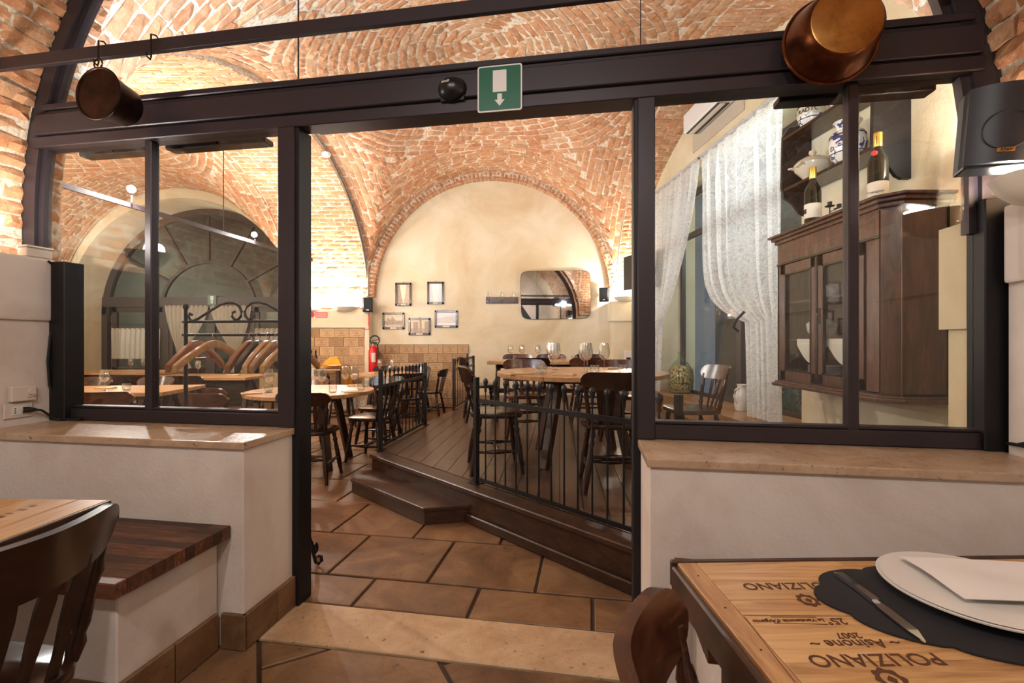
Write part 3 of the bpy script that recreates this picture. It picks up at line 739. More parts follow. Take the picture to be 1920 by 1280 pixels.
# ------------------------------------------------------------------ platform with steps and boards
CORN = (-1.27, 4.26); DIA = (.779, 2.14)
PLAT = [CORN, DIA, (2.76, 1.83), (2.28, 8.88), (-0.66, 8.88)]
ZP = 0.24
plat = thing('floor_platform', 'raised dark wood platform with a long diagonal edge and corner step', 'platform', kind='structure')
obj('base', MB().prism(inset(PLAT, .03), 0.002, ZP - .03), 'platd', plat)
ed = Vector((DIA[0] - CORN[0], DIA[1] - CORN[1])); EL = ed.length; ed.normalize(); en = Vector((-ed.y, ed.x))   # en points into the platform
if en.dot(Vector((0, 6)) - Vector(CORN)) < 0: en = -en
def edgebox(nm, t0, t1, d0, d1, z0, z1, mat='platd', par=plat, bev=.006):
    c = Vector(CORN); q = [c + ed * t0 + en * d0, c + ed * t1 + en * d0, c + ed * t1 + en * d1, c + ed * t0 + en * d1]
    return obj(nm, MB().prism([(p.x, p.y) for p in q], z0, z1), mat, par, bevel=bev)
edgebox('edge_board', 0.0, EL, -.02, .13, ZP - .035, ZP); edgebox('fascia', 0, EL, .008, .03, .002, ZP - .035); edgebox('kick_strip', .02, EL, -.016, .008, .002, .065)
pd = Vector((.10, 1)).normalized(); pn = Vector((pd.y, -pd.x)); reg = PLAT[:]
c = Vector(CORN) + en * .135; reg = clip_poly(PLAT, -en.x, -en.y, -(en.x * c.x + en.y * c.y))
for k in range(-8, 40):
    t0 = k * .145; cut = random.uniform(2.5, 6.5)
    for a, b in ((0.5, cut), (cut, 9.8)):
        base = Vector((-1.6, 0)); q = [base + pn * t0 + pd * a, base + pn * (t0 + .145) + pd * a, base + pn * (t0 + .145) + pd * b, base + pn * t0 + pd * b]
        poly = clip_convex([(p.x, p.y) for p in q], reg)
        if len(poly) >= 3 and area(poly) > .01:
            poly = inset(poly, .0022)
            if len(poly) >= 3: obj('plank', MB().prism(poly, ZP - .03, ZP - random.uniform(0, .001)), 'plat', plat)
STEP = [(-1.335, 3.90), (-.60, 3.20), (-.285, 3.265), (-.32, 3.31), (-1.22, 4.24)]
obj('step_riser', MB().prism(inset(STEP, .012), .002, .095), 'platd', plat); obj('step_tread', MB().prism(STEP, .092, .122), 'platd', plat, bevel=.005)

# railings
def railing(label, p0, p1, nb, hpost=.755, posts=(1, 1), spoon=True):
    p0, p1 = Vector(p0), Vector(p1); L = (p1 - p0).length; d = (p1 - p0) / L; rz = math.atan2(d.y, d.x)
    r = thing('iron_railing', label, 'railing', (p0.x, p0.y, ZP), rz, 'wrought iron railings on the platform edge')
    for x, on in ((0, posts[0]), (L, posts[1])):
        if on:
            o = obj('post', MB().box(-.017, .017, -.017, .017, 0, hpost), 'black', r, bevel=.002); o.location.x = x
            o = obj('foot_plate', MB().box(-.04, .04, -.04, .04, 0, .006), 'black', r); o.location.x = x
    obj('top_rail', MB().box(0, L, -.006, .006, .575, .605), 'black', r); obj('bottom_rail', MB().box(0, L, -.006, .006, .02, .045), 'black', r)
    mb = MB(); mb.cyl((0, 0, .03), (0, 0, .66), .0065, 6)
    mb.turn((0, 0, .655), (0, 0, .755), [(0, .006), (.12, .013), (.3, .010), (.45, .014), (.7, .024), (.88, .020), (1, .004)], 8)
    me = mb.mesh('baluster', 'black', True)
    for v in me.vertices:
        if v.co.z > .66: v.co.y *= .5
    for k in range(nb):
        o = obj('baluster', me, None, r); o.location.x = L * (k + 1) / (nb + 1)
    return r
railing('iron railing along the diagonal platform edge before the round table', (-.255, 3.377, 0), (.80, 2.27, 0), 14)
railing('iron railing between the low dining tables and the platform, beside its corner step', (-1.225, 4.41, 0), (-1.05, 5.72, 0), 11)
railing('farthest iron railing, against the crate board wall', (-.86, 6.99, 0), (-.69, 8.50, 0), 12)

# ------------------------------------------------------------------ chairs
def chair_proto(mat):
    r = thing('dining_chair', 'dark wooden chair', 'chair')
    seat = []
    for i in range(28):
        a = 2 * PI * i / 28; c, s = math.cos(a), math.sin(a)
        seat.append((.215 * math.copysign(abs(c) ** .6, c) * (1 + .06 * s), .205 * math.copysign(abs(s) ** .6, s)))
    obj('seat', MB().prism(seat, .425, .462), mat, r, bevel=.012, seg=2, smooth=True)
    prof = [(0, .015), (.12, .021), (.18, .015), (.22, .023), (.3, .016), (.36, .019), (.6, .023), (.8, .021), (.9, .016), (1, .014)]
    for sx in (-1, 1):
        for sy in (-1, 1):
            obj('leg', MB().turn((sx * .145, sy * .135, .43), (sx * .205, sy * .195 - .01, 0), prof), mat, r, smooth=True)
    sp = [(0, .009), (.2, .011), (.45, .018), (.5, .020), (.55, .018), (.8, .011), (1, .009)]
    for sx in (-1, 1): obj('stretcher', MB().turn((sx * .182, -.17, .17), (sx * .182, .165, .17), sp), mat, r, smooth=True)
    obj('stretcher', MB().turn((-.18, 0, .17), (.18, 0, .17), sp), mat, r, smooth=True)
    obj('stretcher', MB().turn((-.175, -.165, .24), (.175, -.165, .24), sp), mat, r, smooth=True)
    def cy(x): return -.262 + .085 * (abs(x) / .235) ** 1.7                 # plan curve of the crest
    n = 30; mb = MB(); vs = []
    for i in range(n + 1):
        t = math.sin((-1 + 2 * i / n) * PI / 2); x = .235 * t; e = max(0, (abs(t) - .72) / .28); hh = .061 * math.sqrt(max(.02, 1 - .97 * e * e)); h0 = .752 - hh + .006 * t * t; h1 = .752 + hh - .004 * t * t
        y = cy(x)
        for dy, z in ((-.012, h0), (.012, h0), (.009, h1), (-.016, h1)): vs.append((x, y + dy - (z - .7) * .25, z))
    mb.add(vs, [(4 * i + k, 4 * i + (k + 1) % 4, 4 * i + 4 + (k + 1) % 4, 4 * i + 4 + k) for i in range(n) for k in range(4)] + [(3, 2, 1, 0), (4 * n, 4 * n + 1, 4 * n + 2, 4 * n + 3)])
    obj('crest_rail', mb, mat, r, smooth=True)
    for sx in (-1, 1):
        obj('back_post', MB().turn((sx * .17, -.15, .45), (sx * .205, cy(.205) - .005, .735), [(0, .013), (.15, .02), (.22, .014), (.3, .018), (.6, .014), (.7, .019), (.78, .013), (1, .012)]), mat, r, smooth=True)
    for x in (-.105, -.035, .035, .105):
        a, b = Vector((x * .95, -.178, .45)), Vector((x * 1.12, cy(x) - .004, .72)); pts = [a.lerp(b, t) for t in (0, .25, .5, .75, 1)]
        obj('slat', MB().quadbar(pts, (1, 0, 0), (0, 1, .25), [.026, .022, .034, .04, .03], .011), mat, r, bevel=.002)
    return r
CH = {}
def chair(mat, x, y, deg, label, z=0.0, group='wooden dining chairs', scale=None):
    """deg: the way the sitter faces, 0 = away from the viewer, 90 = to the left"""
    rz = math.radians(deg)
    if mat not in CH:
        o = CH[mat] = chair_proto(mat); o.location = (x, y, z); o.rotation_euler = (0, 0, rz); o['label'] = label; o['group'] = group
        if scale: o.scale = scale
        return o
    return dup(CH[mat], (x, y, z), rz, label, group, scale or (1, 1, 1))

# ------------------------------------------------------------------ tables
def splay_leg(r, x, y, top, mat, wx=.065, dx=0.0, dy=0.0):
    mb = MB(); p0 = Vector((x * .62, y * .62, top)); p1 = Vector((x, y, 0))
    d = Vector((x, y, 0)).normalized(); mb.quadbar([p0, p1], (-d.y, d.x, 0), (d.x, d.y, 0), [wx * 1.15, wx], wx); obj('leg', mb, mat, r, bevel=.004)
def round_table(label, x, y, z, R, h=.75, top=.035, group='round dining tables'):
    r = thing('round_table', label, 'table', (x, y, z), 0, group)
    n = 56; pieces = 4
    for k in range(pieces):                                    # boards of the round top
        x0, x1 = -R + 2 * R * k / pieces, -R + 2 * R * (k + 1) / pieces
        poly = [(R * math.cos(2 * PI * i / n), R * math.sin(2 * PI * i / n)) for i in range(n)]
        poly = clip_poly(clip_poly(poly, 1, 0, x1 - .0008), -1, 0, -x0 - .0008)
        obj('top_board', MB().prism(poly, h - top, h), 'table', r, bevel=.003)
    for a in (45, 135, 225, 315): splay_leg(r, R * .66 * math.cos(math.radians(a)), R * .66 * math.sin(math.radians(a)), h - top, 'tleg')
    obj('apron', MB().box(-R * .45, R * .45, -.03, .03, h - top - .07, h - top), 'tleg', r); obj('apron', MB().box(-.03, .03, -R * .45, R * .45, h - top - .07, h - top), 'tleg', r)
    return r
def plank_table(label, x, y, z, lx, ly, rz=0.0, h=.75, top=.04, nb=4, group='rectangular dining tables', mat='table'):
    r = thing('dining_table', label, 'table', (x, y, z), rz, group)
    for k in range(nb):
        y0 = -ly / 2 + ly * k / nb; obj('top_board', MB().box(-lx / 2, lx / 2, y0 + .0008, y0 + ly / nb - .0008, h - top, h), mat, r, bevel=.003)
    for sx in (-1, 1):
        for sy in (-1, 1): obj('leg', MB().quadbar([(sx * (lx / 2 - .14), sy * .06, h - top), (sx * (lx / 2 - .10), sy * (ly / 2 - .06), 0)], (1, 0, 0), (0, 1, 0), .06, .06), 'tleg', r, bevel=.004)
    obj('stretcher', MB().box(-lx / 2 + .12, lx / 2 - .12, -.02, .02, .30, .36), 'tleg', r)
    obj('apron', MB().box(-lx / 2 + .1, lx / 2 - .1, -.03, .03, h - top - .07, h - top), 'tleg', r)
    return r

# ------------------------------------------------------------------ tableware
def lath(name, prof, mat, parent=None, n=20, **kw): return obj(name, MB().lathe(prof, n), mat, parent, smooth=True, **kw)
def wine_proto():
    r = thing('wine_glass', 'tall stemmed wine glass', 'glass')
    lath('bowl', [(.004, .088), (.018, .092), (.034, .112), (.042, .138), (.040, .165), (.031, .215), (.0295, .215), (.0385, .165), (.0405, .138), (.0325, .113), (.017, .0945), (0, .092)], 'glass', r)
    lath('stem', [(.0042, .004), (.0036, .03), (.0034, .07), (.006, .090)], 'glass', r, 8); lath('foot', [(0, 0), (.035, 0), (.035, .0015), (.006, .005), (0, .005)], 'glass', r)
    return r
def tumbler_proto():
    r = thing('tumbler', 'short water tumbler', 'glass'); lath('body', [(.0, .0), (.030, 0), (.037, .014), (.039, .04), (.036, .072), (.0345, .072), (.0372, .04), (.035, .016), (.028, .009), (0, .009)], 'glass', r); 
    lath('base', [(0, .001), (.028, .001), (.030, .006), (0, .008)], 'glass', r); return r
def napkin_mb(w=.17, d=.085):
    mb = MB(); mb.grid(lambda i, j: ((i - .5) * w, (j - .5) * d, .012 + .004 * math.sin(i * 9) * math.sin(j * 5) + .004 * j), 8, 4); mb.grid(lambda i, j: ((i - .5) * w, (j - .5) * d, .0015), 1, 1)
    for i in (0, 1): mb.grid(lambda a, b: ((i - .5) * w, (b - .5) * d, .0015 + a * (.0105 + .004 * b)), 1, 4)
    mb.grid(lambda a, b: ((a - .5) * w, -.5 * d, .0015 + b * .0105), 4, 1); mb.grid(lambda a, b: ((a - .5) * w, .5 * d, .0015 + b * .0145), 4, 1); return mb
def knife_mb(L=.21):
    mb = MB(); hl = L * .48
    mb.quadbar([(0, -L / 2, .006), (0, -L / 2 + hl * .5, .007), (0, -L / 2 + hl, .006)], (1, 0, 0), (0, 0, 1), [.017, .013, .015], .008)
    mb.quadbar([(0, -L / 2 + hl, .005), (.001, -L / 2 + hl + .02, .005), (.002, L / 2 - .03, .004), (.006, L / 2, .003)], (1, 0, 0), (0, 0, 1), [.012, .018, .019, .003], .0025); return mb
def fork_mb(L=.20):
    mb = MB(); mb.quadbar([(0, -L / 2, .004), (0, -L / 4, .006), (0, L * .2, .007)], (1, 0, 0), (0, 0, 1), [.018, .010, .007], .004)
    mb.quadbar([(0, L * .2, .007), (0, L * .26, .006), (0, L * .31, .006)], (1, 0, 0), (0, 0, 1), [.007, .022, .024], .003)
    for k in range(4): x = (k - 1.5) * .0063; mb.quadbar([(x, L * .31, .006), (x, L / 2, .009)], (1, 0, 0), (0, 0, 1), [.0042, .002], .002)
    return mb
PROTO = {}
ORD = ['first', 'second', 'third', 'fourth', 'fifth', 'sixth', 'seventh']
def ware(kind, x, y, z, label, rz=0.0, s=1.0):
    cfg = dict(wine=(wine_proto, 'stemmed glasses'), tumbler=(tumbler_proto, 'water tumblers'))
    if kind in cfg:
        if kind not in PROTO:
            o = PROTO[kind] = cfg[kind][0](); o.location = (x, y, z); o['label'] = label; o['group'] = cfg[kind][1]; o.scale = (s, s, s); return o
        return dup(PROTO[kind], (x, y, z), rz, label, cfg[kind][1], (s, s, s))
    me = {'napkin': ('kraft', napkin_mb, 'napkin', 'folded napkins'), 'knife': ('chrome', knife_mb, 'knife', 'table knives'), 'fork': ('chrome', fork_mb, 'fork', 'table forks')}[kind]
    if kind not in PROTO: PROTO[kind] = me[1]().mesh(kind, me[0])
    nm = {'napkin': 'folded_napkin', 'knife': 'table_knife', 'fork': 'table_fork'}[kind]
    return obj(nm, PROTO[kind], None, None, (x, y, z), rz, label=label, cat=me[2], group=me[3])

# ------------------------------------------------------------------ platform furniture
TZ = ZP + .75
round_table('large round oak table on the platform behind the diagonal railing', .60, 4.10, ZP, .73)
chair('chair', -.13, 3.78, -82, 'dark chair beside the railing post, side-on to the round table', ZP)
chair('chair', .70, 3.30, -4, 'dark chair nearest the diagonal railing, its broad back to the viewer', ZP)
chair('chairm', .14, 4.98, 182, 'brown chair behind the round table, near the tall lone wine glass', ZP)
chair('chairm', 1.12, 4.92, 172, 'brown chair behind the round table, nearest the door post', ZP)
chair('chairm', 1.50, 3.95, 92, 'brown chair seen through the window beside the glass demijohn', ZP)
plank_table('far oak table on the platform beneath the wall mirror', .55, 6.55, ZP, 1.75, .8)
chair('chair', -.40, 6.10, -80, 'dark chair standing at the end of the far platform table', ZP)
chair('chair', .22, 5.95, 3, 'dark chair tucked at the near side of the far platform table', ZP)
chair('chairm', .95, 6.0, -3, 'brown chair tucked at the near side of the far table, right of its neighbour', ZP)
chair('chairm', .08, 7.15, 178, 'brown chair behind the far platform table, under the coat hooks', ZP)
chair('chairm', .62, 7.2, 181, 'brown chair behind the far platform table, below the mirror left corner', ZP)
chair('chair', 1.20, 7.15, 180, 'dark chair behind the far platform table, below the mirror right corner', ZP)
wl = 'on the large round table'
for k, (x, y, d) in enumerate(((.34, 3.95, 'tall wine glass standing alone %s by the twin tumblers'), (.40, 4.35, 'wine glass just behind the lone one %s'), (.60, 3.92, 'front glass of the clustered wine glasses %s'), (.64, 4.02, 'middle glass of the clustered wine glasses %s'), (.66, 4.15, 'rear glass of the clustered wine glasses %s'), (.80, 4.10, 'wine glass %s, nearest the door post'))):
    ware('wine', x, y, TZ, d % wl, s=1.15)
for k, (x, y, d) in enumerate(((.245, 3.78, 'front tumbler of the pair %s'), (.232, 3.90, 'rear tumbler of the pair %s'), (.66, 3.78, 'tumbler under the clustered wine glasses %s'), (.90, 3.85, 'tumbler %s beside the door post'))): ware('tumbler', x, y, TZ, d % wl)
ware('napkin', .06, 3.72, TZ, 'folded napkin at the left rim of the large round table', .3); ware('knife', .16, 3.74, TZ, 'knife beside the napkin at the left rim of the round table', 1.2); ware('fork', .61, 3.56, TZ, 'fork at the near rim of the large round table', 1.0)
ware('napkin', .30, 4.55, TZ, 'folded napkin at the far rim of the large round table'); ware('napkin', .95, 4.45, TZ, 'folded napkin near the brown chair by the door post', .4); ware('napkin', .40, 3.62, TZ, 'folded napkin at the near rim of the round table', -.5)
for k, (x, y, d) in enumerate(((-.02, 6.6, 'leftmost wine glass'), (.14, 6.6, 'second wine glass from the left'), (.36, 6.6, 'third wine glass from the left'), (.52, 6.7, 'fourth wine glass from the left'), (.62, 6.5, 'rightmost wine glass'))): ware('wine', x, y, TZ, d + ' on the far platform table')
for x, y, d in ((.05, 6.38, 'left tumbler'), (.70, 6.45, 'middle tumbler'), (.85, 6.45, 'right tumbler')): ware('tumbler', x, y, TZ, d + ' on the far platform table')
for x, y, d in ((-.22, 6.35, 'left end'), (.92, 6.3, 'right half')): ware('napkin', x, y, TZ, 'folded napkin at the %s of the far platform table' % d)

# ------------------------------------------------------------------ low level tables next to the doorway
T0 = .75
round_table('round oak table just inside the doorway, set with glasses', -2.06, 4.85, 0, .62)
chair('chair', -1.82, 4.30, 2, 'dark chair inside the doorway, its back to the viewer')
chair('chair', -1.50, 5.05, 78, 'dark chair between the round doorway table and the railing')
chair('chairm', -2.62, 4.25, -8, 'brown chair behind the coat rack glass at the round doorway table')
chair('chairm', -2.75, 4.72, -35, 'brown chair behind the hangers, turned to the round doorway table')
chair('chairm', -2.45, 5.62, 195, 'brown chair on the far side of the round doorway table, seen through the window')
chair('chair', -1.62, 5.75, 165, 'dark chair behind the round doorway table, by the saffron cloth')
wl = 'on the round table inside the doorway'
for x, y, d in ((-1.90, 4.72, 'front wine glass'), (-2.06, 4.95, 'rear wine glass beside the door post'), (-1.78, 5.05, 'second rear wine glass'), (-1.66, 4.98, 'rightmost wine glass'), (-2.38, 4.62, 'wine glass behind the hangers')): ware('wine', x, y, T0, d + ' ' + wl, s=1.12)
for x, y, d in ((-1.75, 4.62, 'front tumbler'), (-1.62, 5.22, 'rear tumbler'), (-1.55, 4.85, 'tumbler nearest the rim'), (-2.05, 4.62, 'tumbler beside the door post'), (-2.43, 4.72, 'tumbler behind the hangers')): ware('tumbler', x, y, T0, d + ' ' + wl)
ware('napkin', -1.55, 4.62, T0, 'napkin at the right rim of the round doorway table', .5); ware('napkin', -1.75, 5.30, T0, 'napkin at the far rim of the round doorway table'); ware('knife', -1.66, 4.66, T0, 'knife beside the napkin on the round doorway table', .6); ware('napkin', -2.48, 4.50, T0, 'napkin on the round doorway table, seen behind the hangers', .7)
round_table('small round table beside the fire extinguisher', -1.98, 7.45, 0, .52)
chair('chair', -1.32, 7.60, 85, 'dark chair at the small round table, before the crate board wall')
chair('chair', -2.22, 8.2, 182, 'dark chair behind the small round table, left one below the extinguisher')
chair('chair', -1.68, 8.2, 178, 'dark chair behind the small round table, right one')
chair('chair', -1.50, 6.75, 20, 'dark chair before the small round table, seen through the railing')
chair('chair', -2.55, 7.0, -60, 'dark chair left of the small round table, near the saffron cloth')
for x, y, d in ((-2.10, 7.5, 'left wine glass'), (-1.90, 7.5, 'right wine glass')): ware('wine', x, y, T0, d + ' on the small round table by the extinguisher')
for x, y, d in ((-1.72, 7.3, 'right'), (-2.2, 7.3, 'left')): ware('napkin', x, y, T0, d + ' napkin on the small round table by the extinguisher')

# ------------------------------------------------------------------ tables in the left bay
def table_set(x, y, lab, wines, tumb, naps):
    for k, (dx, dy) in enumerate(wines): ware('wine', x + dx, y + dy, T0, '%s wine glass on %s' % (('left', 'right', 'rear')[k], lab))
    for k, (dx, dy) in enumerate(tumb): ware('tumbler', x + dx, y + dy, T0, '%s tumbler on %s' % (('left', 'right', 'rear')[k], lab))
    for k, (dx, dy) in enumerate(naps): ware('napkin', x + dx, y + dy, T0, '%s napkin on %s' % (('left', 'right', 'rear')[k], lab))
plank_table('nearest oak table seen through the left window pane', -4.45, 4.95, 0, 1.9, .85, math.radians(8))
table_set(-4.0, 4.95, 'the nearest table behind the left pane', ((-.14, -.15),), ((.06, -.12),), ((-.30, .05),))
chair('chairm', -3.62, 4.35, 10, 'brown chair at the near side of the nearest table behind the left pane')
chair('chairm', -4.40, 5.62, 175, 'polished brown chair behind the nearest table in the left pane')
chair('chairm', -5.10, 5.55, 180, 'brown chair in the left pane beside the plaster arch jamb')
plank_table('farthest oak table, before the short cafe curtain of the entrance', -6.55, 8.0, 0, 1.7, .8)
table_set(-6.4, 8.0, 'the farthest table before the entrance', ((-.05, .0), (.12, .05)), (), ((-.45, 0), (.6, 0)))
chair('chair', -7.35, 7.3, -10, 'dark chair at the farthest table beside the arch jamb')
chair('chair', -5.55, 8.0, 90, 'dark chair at the end of the farthest table before the entrance')
plank_table('oak table behind the hangers, before the long entrance curtains', -4.45, 6.95, 0, 1.5, .8)
table_set(-4.4, 6.95, 'the table behind the hangers', ((-.35, -.1), (-.28, .1)), (), ((.3, 0),))
chair('chair', -4.95, 6.30, 0, 'dark chair at the near side of the table behind the hangers, leftmost')
chair('chair', -4.25, 6.30, 5, 'dark chair at the near side of the table behind the hangers, second')
chair('chair', -3.45, 6.95, 90, 'dark chair at the end of the table behind the hangers')

# ------------------------------------------------------------------ service table against the pier
r = thing('service_table', 'cloth covered service table against the crate board pier', 'table', (-3.30, 8.22, 0))
obj('top', MB().box(-.62, .42, -.30, .30, .76, .79), 'table', r, bevel=.003)
obj('cloth', MB().box(-.62, -.02, -.305, .10, .52, .797), 'cotton', r, bevel=.006)
for sx in (-.57, .37):
    for sy in (-.25, .25): obj('leg', MB().box(sx - .03, sx + .03, sy - .03, sy + .03, 0, .76), 'tleg', r)
def drape_mb(w, d, drop):
    mb = MB(); mb.grid(lambda i, j: ((i - .5) * w, (j - .5) * d, .012 + .01 * math.sin(7 * i + 3 * j)), 10, 8)
    mb.grid(lambda i, j: (.5 * w + (.015 + .011 * math.sin(j * 14)) * min(1, i * 8) + .02 * i, (j - .5) * d, .012 + .01 * math.sin(7 + 3 * j) - drop * i), 8, 10); return mb
obj('saffron_cloth', drape_mb(.40, .45, .36), 'yellow', None, (-3.072, 8.16, .802), label='saffron yellow cloth draped over the end of the service table', cat='cloth', smooth=True)
def mound():
    mb = MB(); mb.grid(lambda i, j: ((i - .5) * .34 * (1 - .3 * j), (j - .5) * .2, .004 + .15 * math.sin(PI * min(1, i * 1.0)) ** .6 * math.sin(PI * j) ** .5 + .012 * math.sin(i * 17) * math.sin(j * 9)), 18, 10); return mb
obj('bread_napkin', mound(), 'yellow', None, (-3.12, 8.27, .838), label='crumpled yellow napkin heaped on the service table', cat='napkin', smooth=True)
r = thing('white_plate', 'white plate beside the yellow napkin on the service table', 'plate', (-3.02, 8.04, .826)); lath('dish', [(0, 0), (.06, 0), (.12, .016), (.12, .02), (.06, .005), (0, .005)], 'porc', r, 28)
r = thing('wooden_caddy', 'small wooden caddy of bottles on the service table', 'caddy', (-3.52, 8.1, .80))
for a in ((-.2, .2, -.09, -.08), (-.2, .2, .08, .09), (-.2, -.19, -.08, .08), (.19, .2, -.08, .08)): obj('side_board', MB().box(a[0], a[1], a[2], a[3], 0, .10), 'pine', r)
obj('bottom_board', MB().box(-.19, .19, -.08, .08, 0, .008), 'pine', r)
def bottle(name, label, loc, h=.28, rr=.034, mats=('bottle', 'bottle', 'label'), lab=True, group=None, cap='blackp', labz=(.12, .48)):
    r = thing(name, label, 'bottle', loc, 0, group)
    lath('body', [(0, 0), (rr, 0), (rr, .56 * h), (rr * .92, .62 * h), (rr * .42, .76 * h), (rr * .36, .80 * h), (rr * .36, .97 * h), (rr * .40, .97 * h), (rr * .40, h), (0, h)], mats[0], r)
    if lab: lath('label', [(rr + .0006, labz[0] * h), (rr + .0012, (labz[0] + .01) * h), (rr + .0012, labz[1] * h), (rr + .0006, (labz[1] + .01) * h)], mats[2], r, 20)
    lath('capsule', [(rr * .41, .80 * h), (rr * .44, .81 * h), (rr * .44, 1.004 * h), (0, 1.006 * h)], cap, r)
    return r
for k, (dx, lab) in enumerate(((-.13, 'dark oil cruet at the left of the caddy'), (-.03, 'small dark bottle in the middle of the caddy'), (.08, 'green oil bottle in the caddy'), (.155, 'dark oil bottle at the right end of the caddy'))):
    bottle('oil_bottle', lab, (-3.52 + dx, 8.1, .809), (.2, .22, .29, .29)[k], .03, lab=(k == 2), group='bottles in the caddy')

# ------------------------------------------------------------------ fire extinguisher and signs
ex = thing('fire_extinguisher', 'red fire extinguisher hung at the corner of the pier', 'extinguisher', (-2.52, 8.60, .68))
lath('cylinder', [(0, 0), (.085, 0), (.088, .03), (.088, .40), (.07, .46), (.03, .49), (0, .49)], 'red', ex, 24); lath('neck', [(.03, .485), (.03, .53), (0, .53)], 'chrome', ex, 12)
obj('valve', MB().box(-.035, .06, -.02, .02, .52, .56), 'blackp', ex, bevel=.006); obj('handle', MB().quadbar([(-.02, 0, .57), (.09, 0, .61)], (0, 1, 0), (0, 0, 1), .02, .012), 'blackp', ex)
obj('hose', MB().tube([(.03 + .085 * math.cos(a), -.03, .56 + .085 * math.sin(a) + .03) for a in [PI * 1.2 - i * PI * 1.5 / 14 for i in range(15)]] + [(.098, -.06, .40), (.095, -.07, .20)], .013, 8), 'rubber', ex, smooth=True)
obj('printed_label', MB().lathe([(.0885, .20), (.0892, .205), (.0892, .36), (.0885, .365)], 8, math.radians(262), math.radians(308)), 'label', ex, smooth=True, label='pale printed instruction label')
obj('bracket', MB().box(-.02, .02, .06, .24, .36, .40), 'black', ex)
def sign(name, label, x0, x1, z0, z1, y, mat, cat='sign'):
    r = thing(name, label, cat, ((x0 + x1) / 2, y, (z0 + z1) / 2)); w, h = (x1 - x0) / 2, (z1 - z0) / 2
    obj('plate', MB().box(-w, w, -.003, 0, -h, h), mat, r); return r, w, h
XZ = Matrix.Rotation(PI / 2, 4, 'X')
s, w_, h_ = sign('extinguisher_sign', 'narrow red extinguisher sign above the extinguisher', -2.72, -2.62, 1.47, 1.78, 8.685, 'signred')
obj('symbol', MB().box(-.022, .022, -.006, -.003, -.06, .11), 'white', s); obj('symbol', MB().box(-.012, .012, -.008, -.006, -.04, .08), 'signred', s); obj('symbol', MB().box(-.035, .035, -.006, -.003, -.14, -.09), 'white', s)
s, w_, h_ = sign('no_smoking_sign', 'small red and white no smoking sign on the ochre band', -3.73, -3.38, 1.68, 1.80, 8.672, 'white')
obj('red_panel', MB().box(-.055, .17, -.006, -.003, -.05, .05), 'signred', s)
mb = MB(); mb.M = Matrix.Translation((-.115, -.005, 0)) @ XZ; mb.lathe([(.036, 0), (.05, 0), (.05, .003), (.036, .003)], 24); obj('ring', mb, 'signred', s); obj('bar', MB().quadbar([(-.145, -.006, .03), (-.085, -.006, -.03)], (1, 0, 1), (0, 1, 0), .01, .003), 'signred', s)
for z in (.028, .008, -.012, -.032): obj('text_line', MB().box(-.045, .16, -.0075, -.006, z - .003, z + .003), 'white', s)

# ------------------------------------------------------------------ pictures, hooks, mirror, speakers on the end wall
def wp_(x, y): return ((x - 960) / F * (YB - .02), 1.25 + (640 - y) / F * (YB - .02))
def street(fn, w, h):
    mb = MB(); nx, nz = 26, 26
    mb.grid(lambda i, j: ((i - .5) * w, 0, (j - .5) * h), nx, nz); me = mb.mesh('print', 'vcol')
    ca = me.color_attributes.new('Col', 'FLOAT_COLOR', 'CORNER')
    for pl in me.polygons:
        c = pl.center; v = fn(c.x / w + .5, c.z / h + .5)
        for li in pl.loop_indices: ca.data[li].color = (v[0], v[1], v[2], 1)
    return me
rr = random.Random(3)
def sep(t): t = max(0, min(1, t)); return tuple(a + (b - a) * t for a, b in zip((.10, .045, .02), (.78, .62, .42)))
def pale(t): t = max(0, min(1, t)); return tuple(a + (b - a) * t for a, b in zip((.45, .36, .28), (.86, .80, .74)))
def f1(x, z): 
    wl, wr2 = .18 + .32 * (1 - z), .82 - .32 * (1 - z)
    return sep((.35 if x < .45 - .25 * z else .55 if x > .55 + .2 * z else 1.0 if z > .25 else .8) + rr.uniform(-.18, .12))
def f2(x, z): return pale((.85 if abs(x - .5) < .12 + .2 * z else .6) + rr.uniform(-.1, .15) + .2 * z)
def f3(x, z): return sep((1.0 if z > .5 + .35 * max(0, 1 - abs(x - .45) * 5) + .2 * (abs(x - .2) < .06) else .45 if z > .2 else .8) + rr.uniform(-.3, .2))
def f4(x, z): return sep((.45 if (.15 < x < .42 and z < .85) or (.78 < x and z < .9) or (.5 < x < .6 and z < 1) else .95 if z > .35 else .6) + rr.uniform(-.15, .12))
def f5(x, z): return pale((.9 if z > .55 + .3 * x * .8 or z < .2 else .55) + rr.uniform(-.15, .15))
FR = ((741, 771, 530, 573, f1, 'upright sepia street view in a dark frame, upper left of five'), (801, 832, 528, 570, f2, 'upright faded print in a dark frame, upper right of five'),
      (717, 758, 586, 617, f3, 'church print in a dark frame, lower left of five'), (766, 807, 596, 628, f4, 'towers print in a dark frame, lowest of five'), (815, 858, 582, 614, f5, 'pale arcade print in a dark frame, lower right of five'))
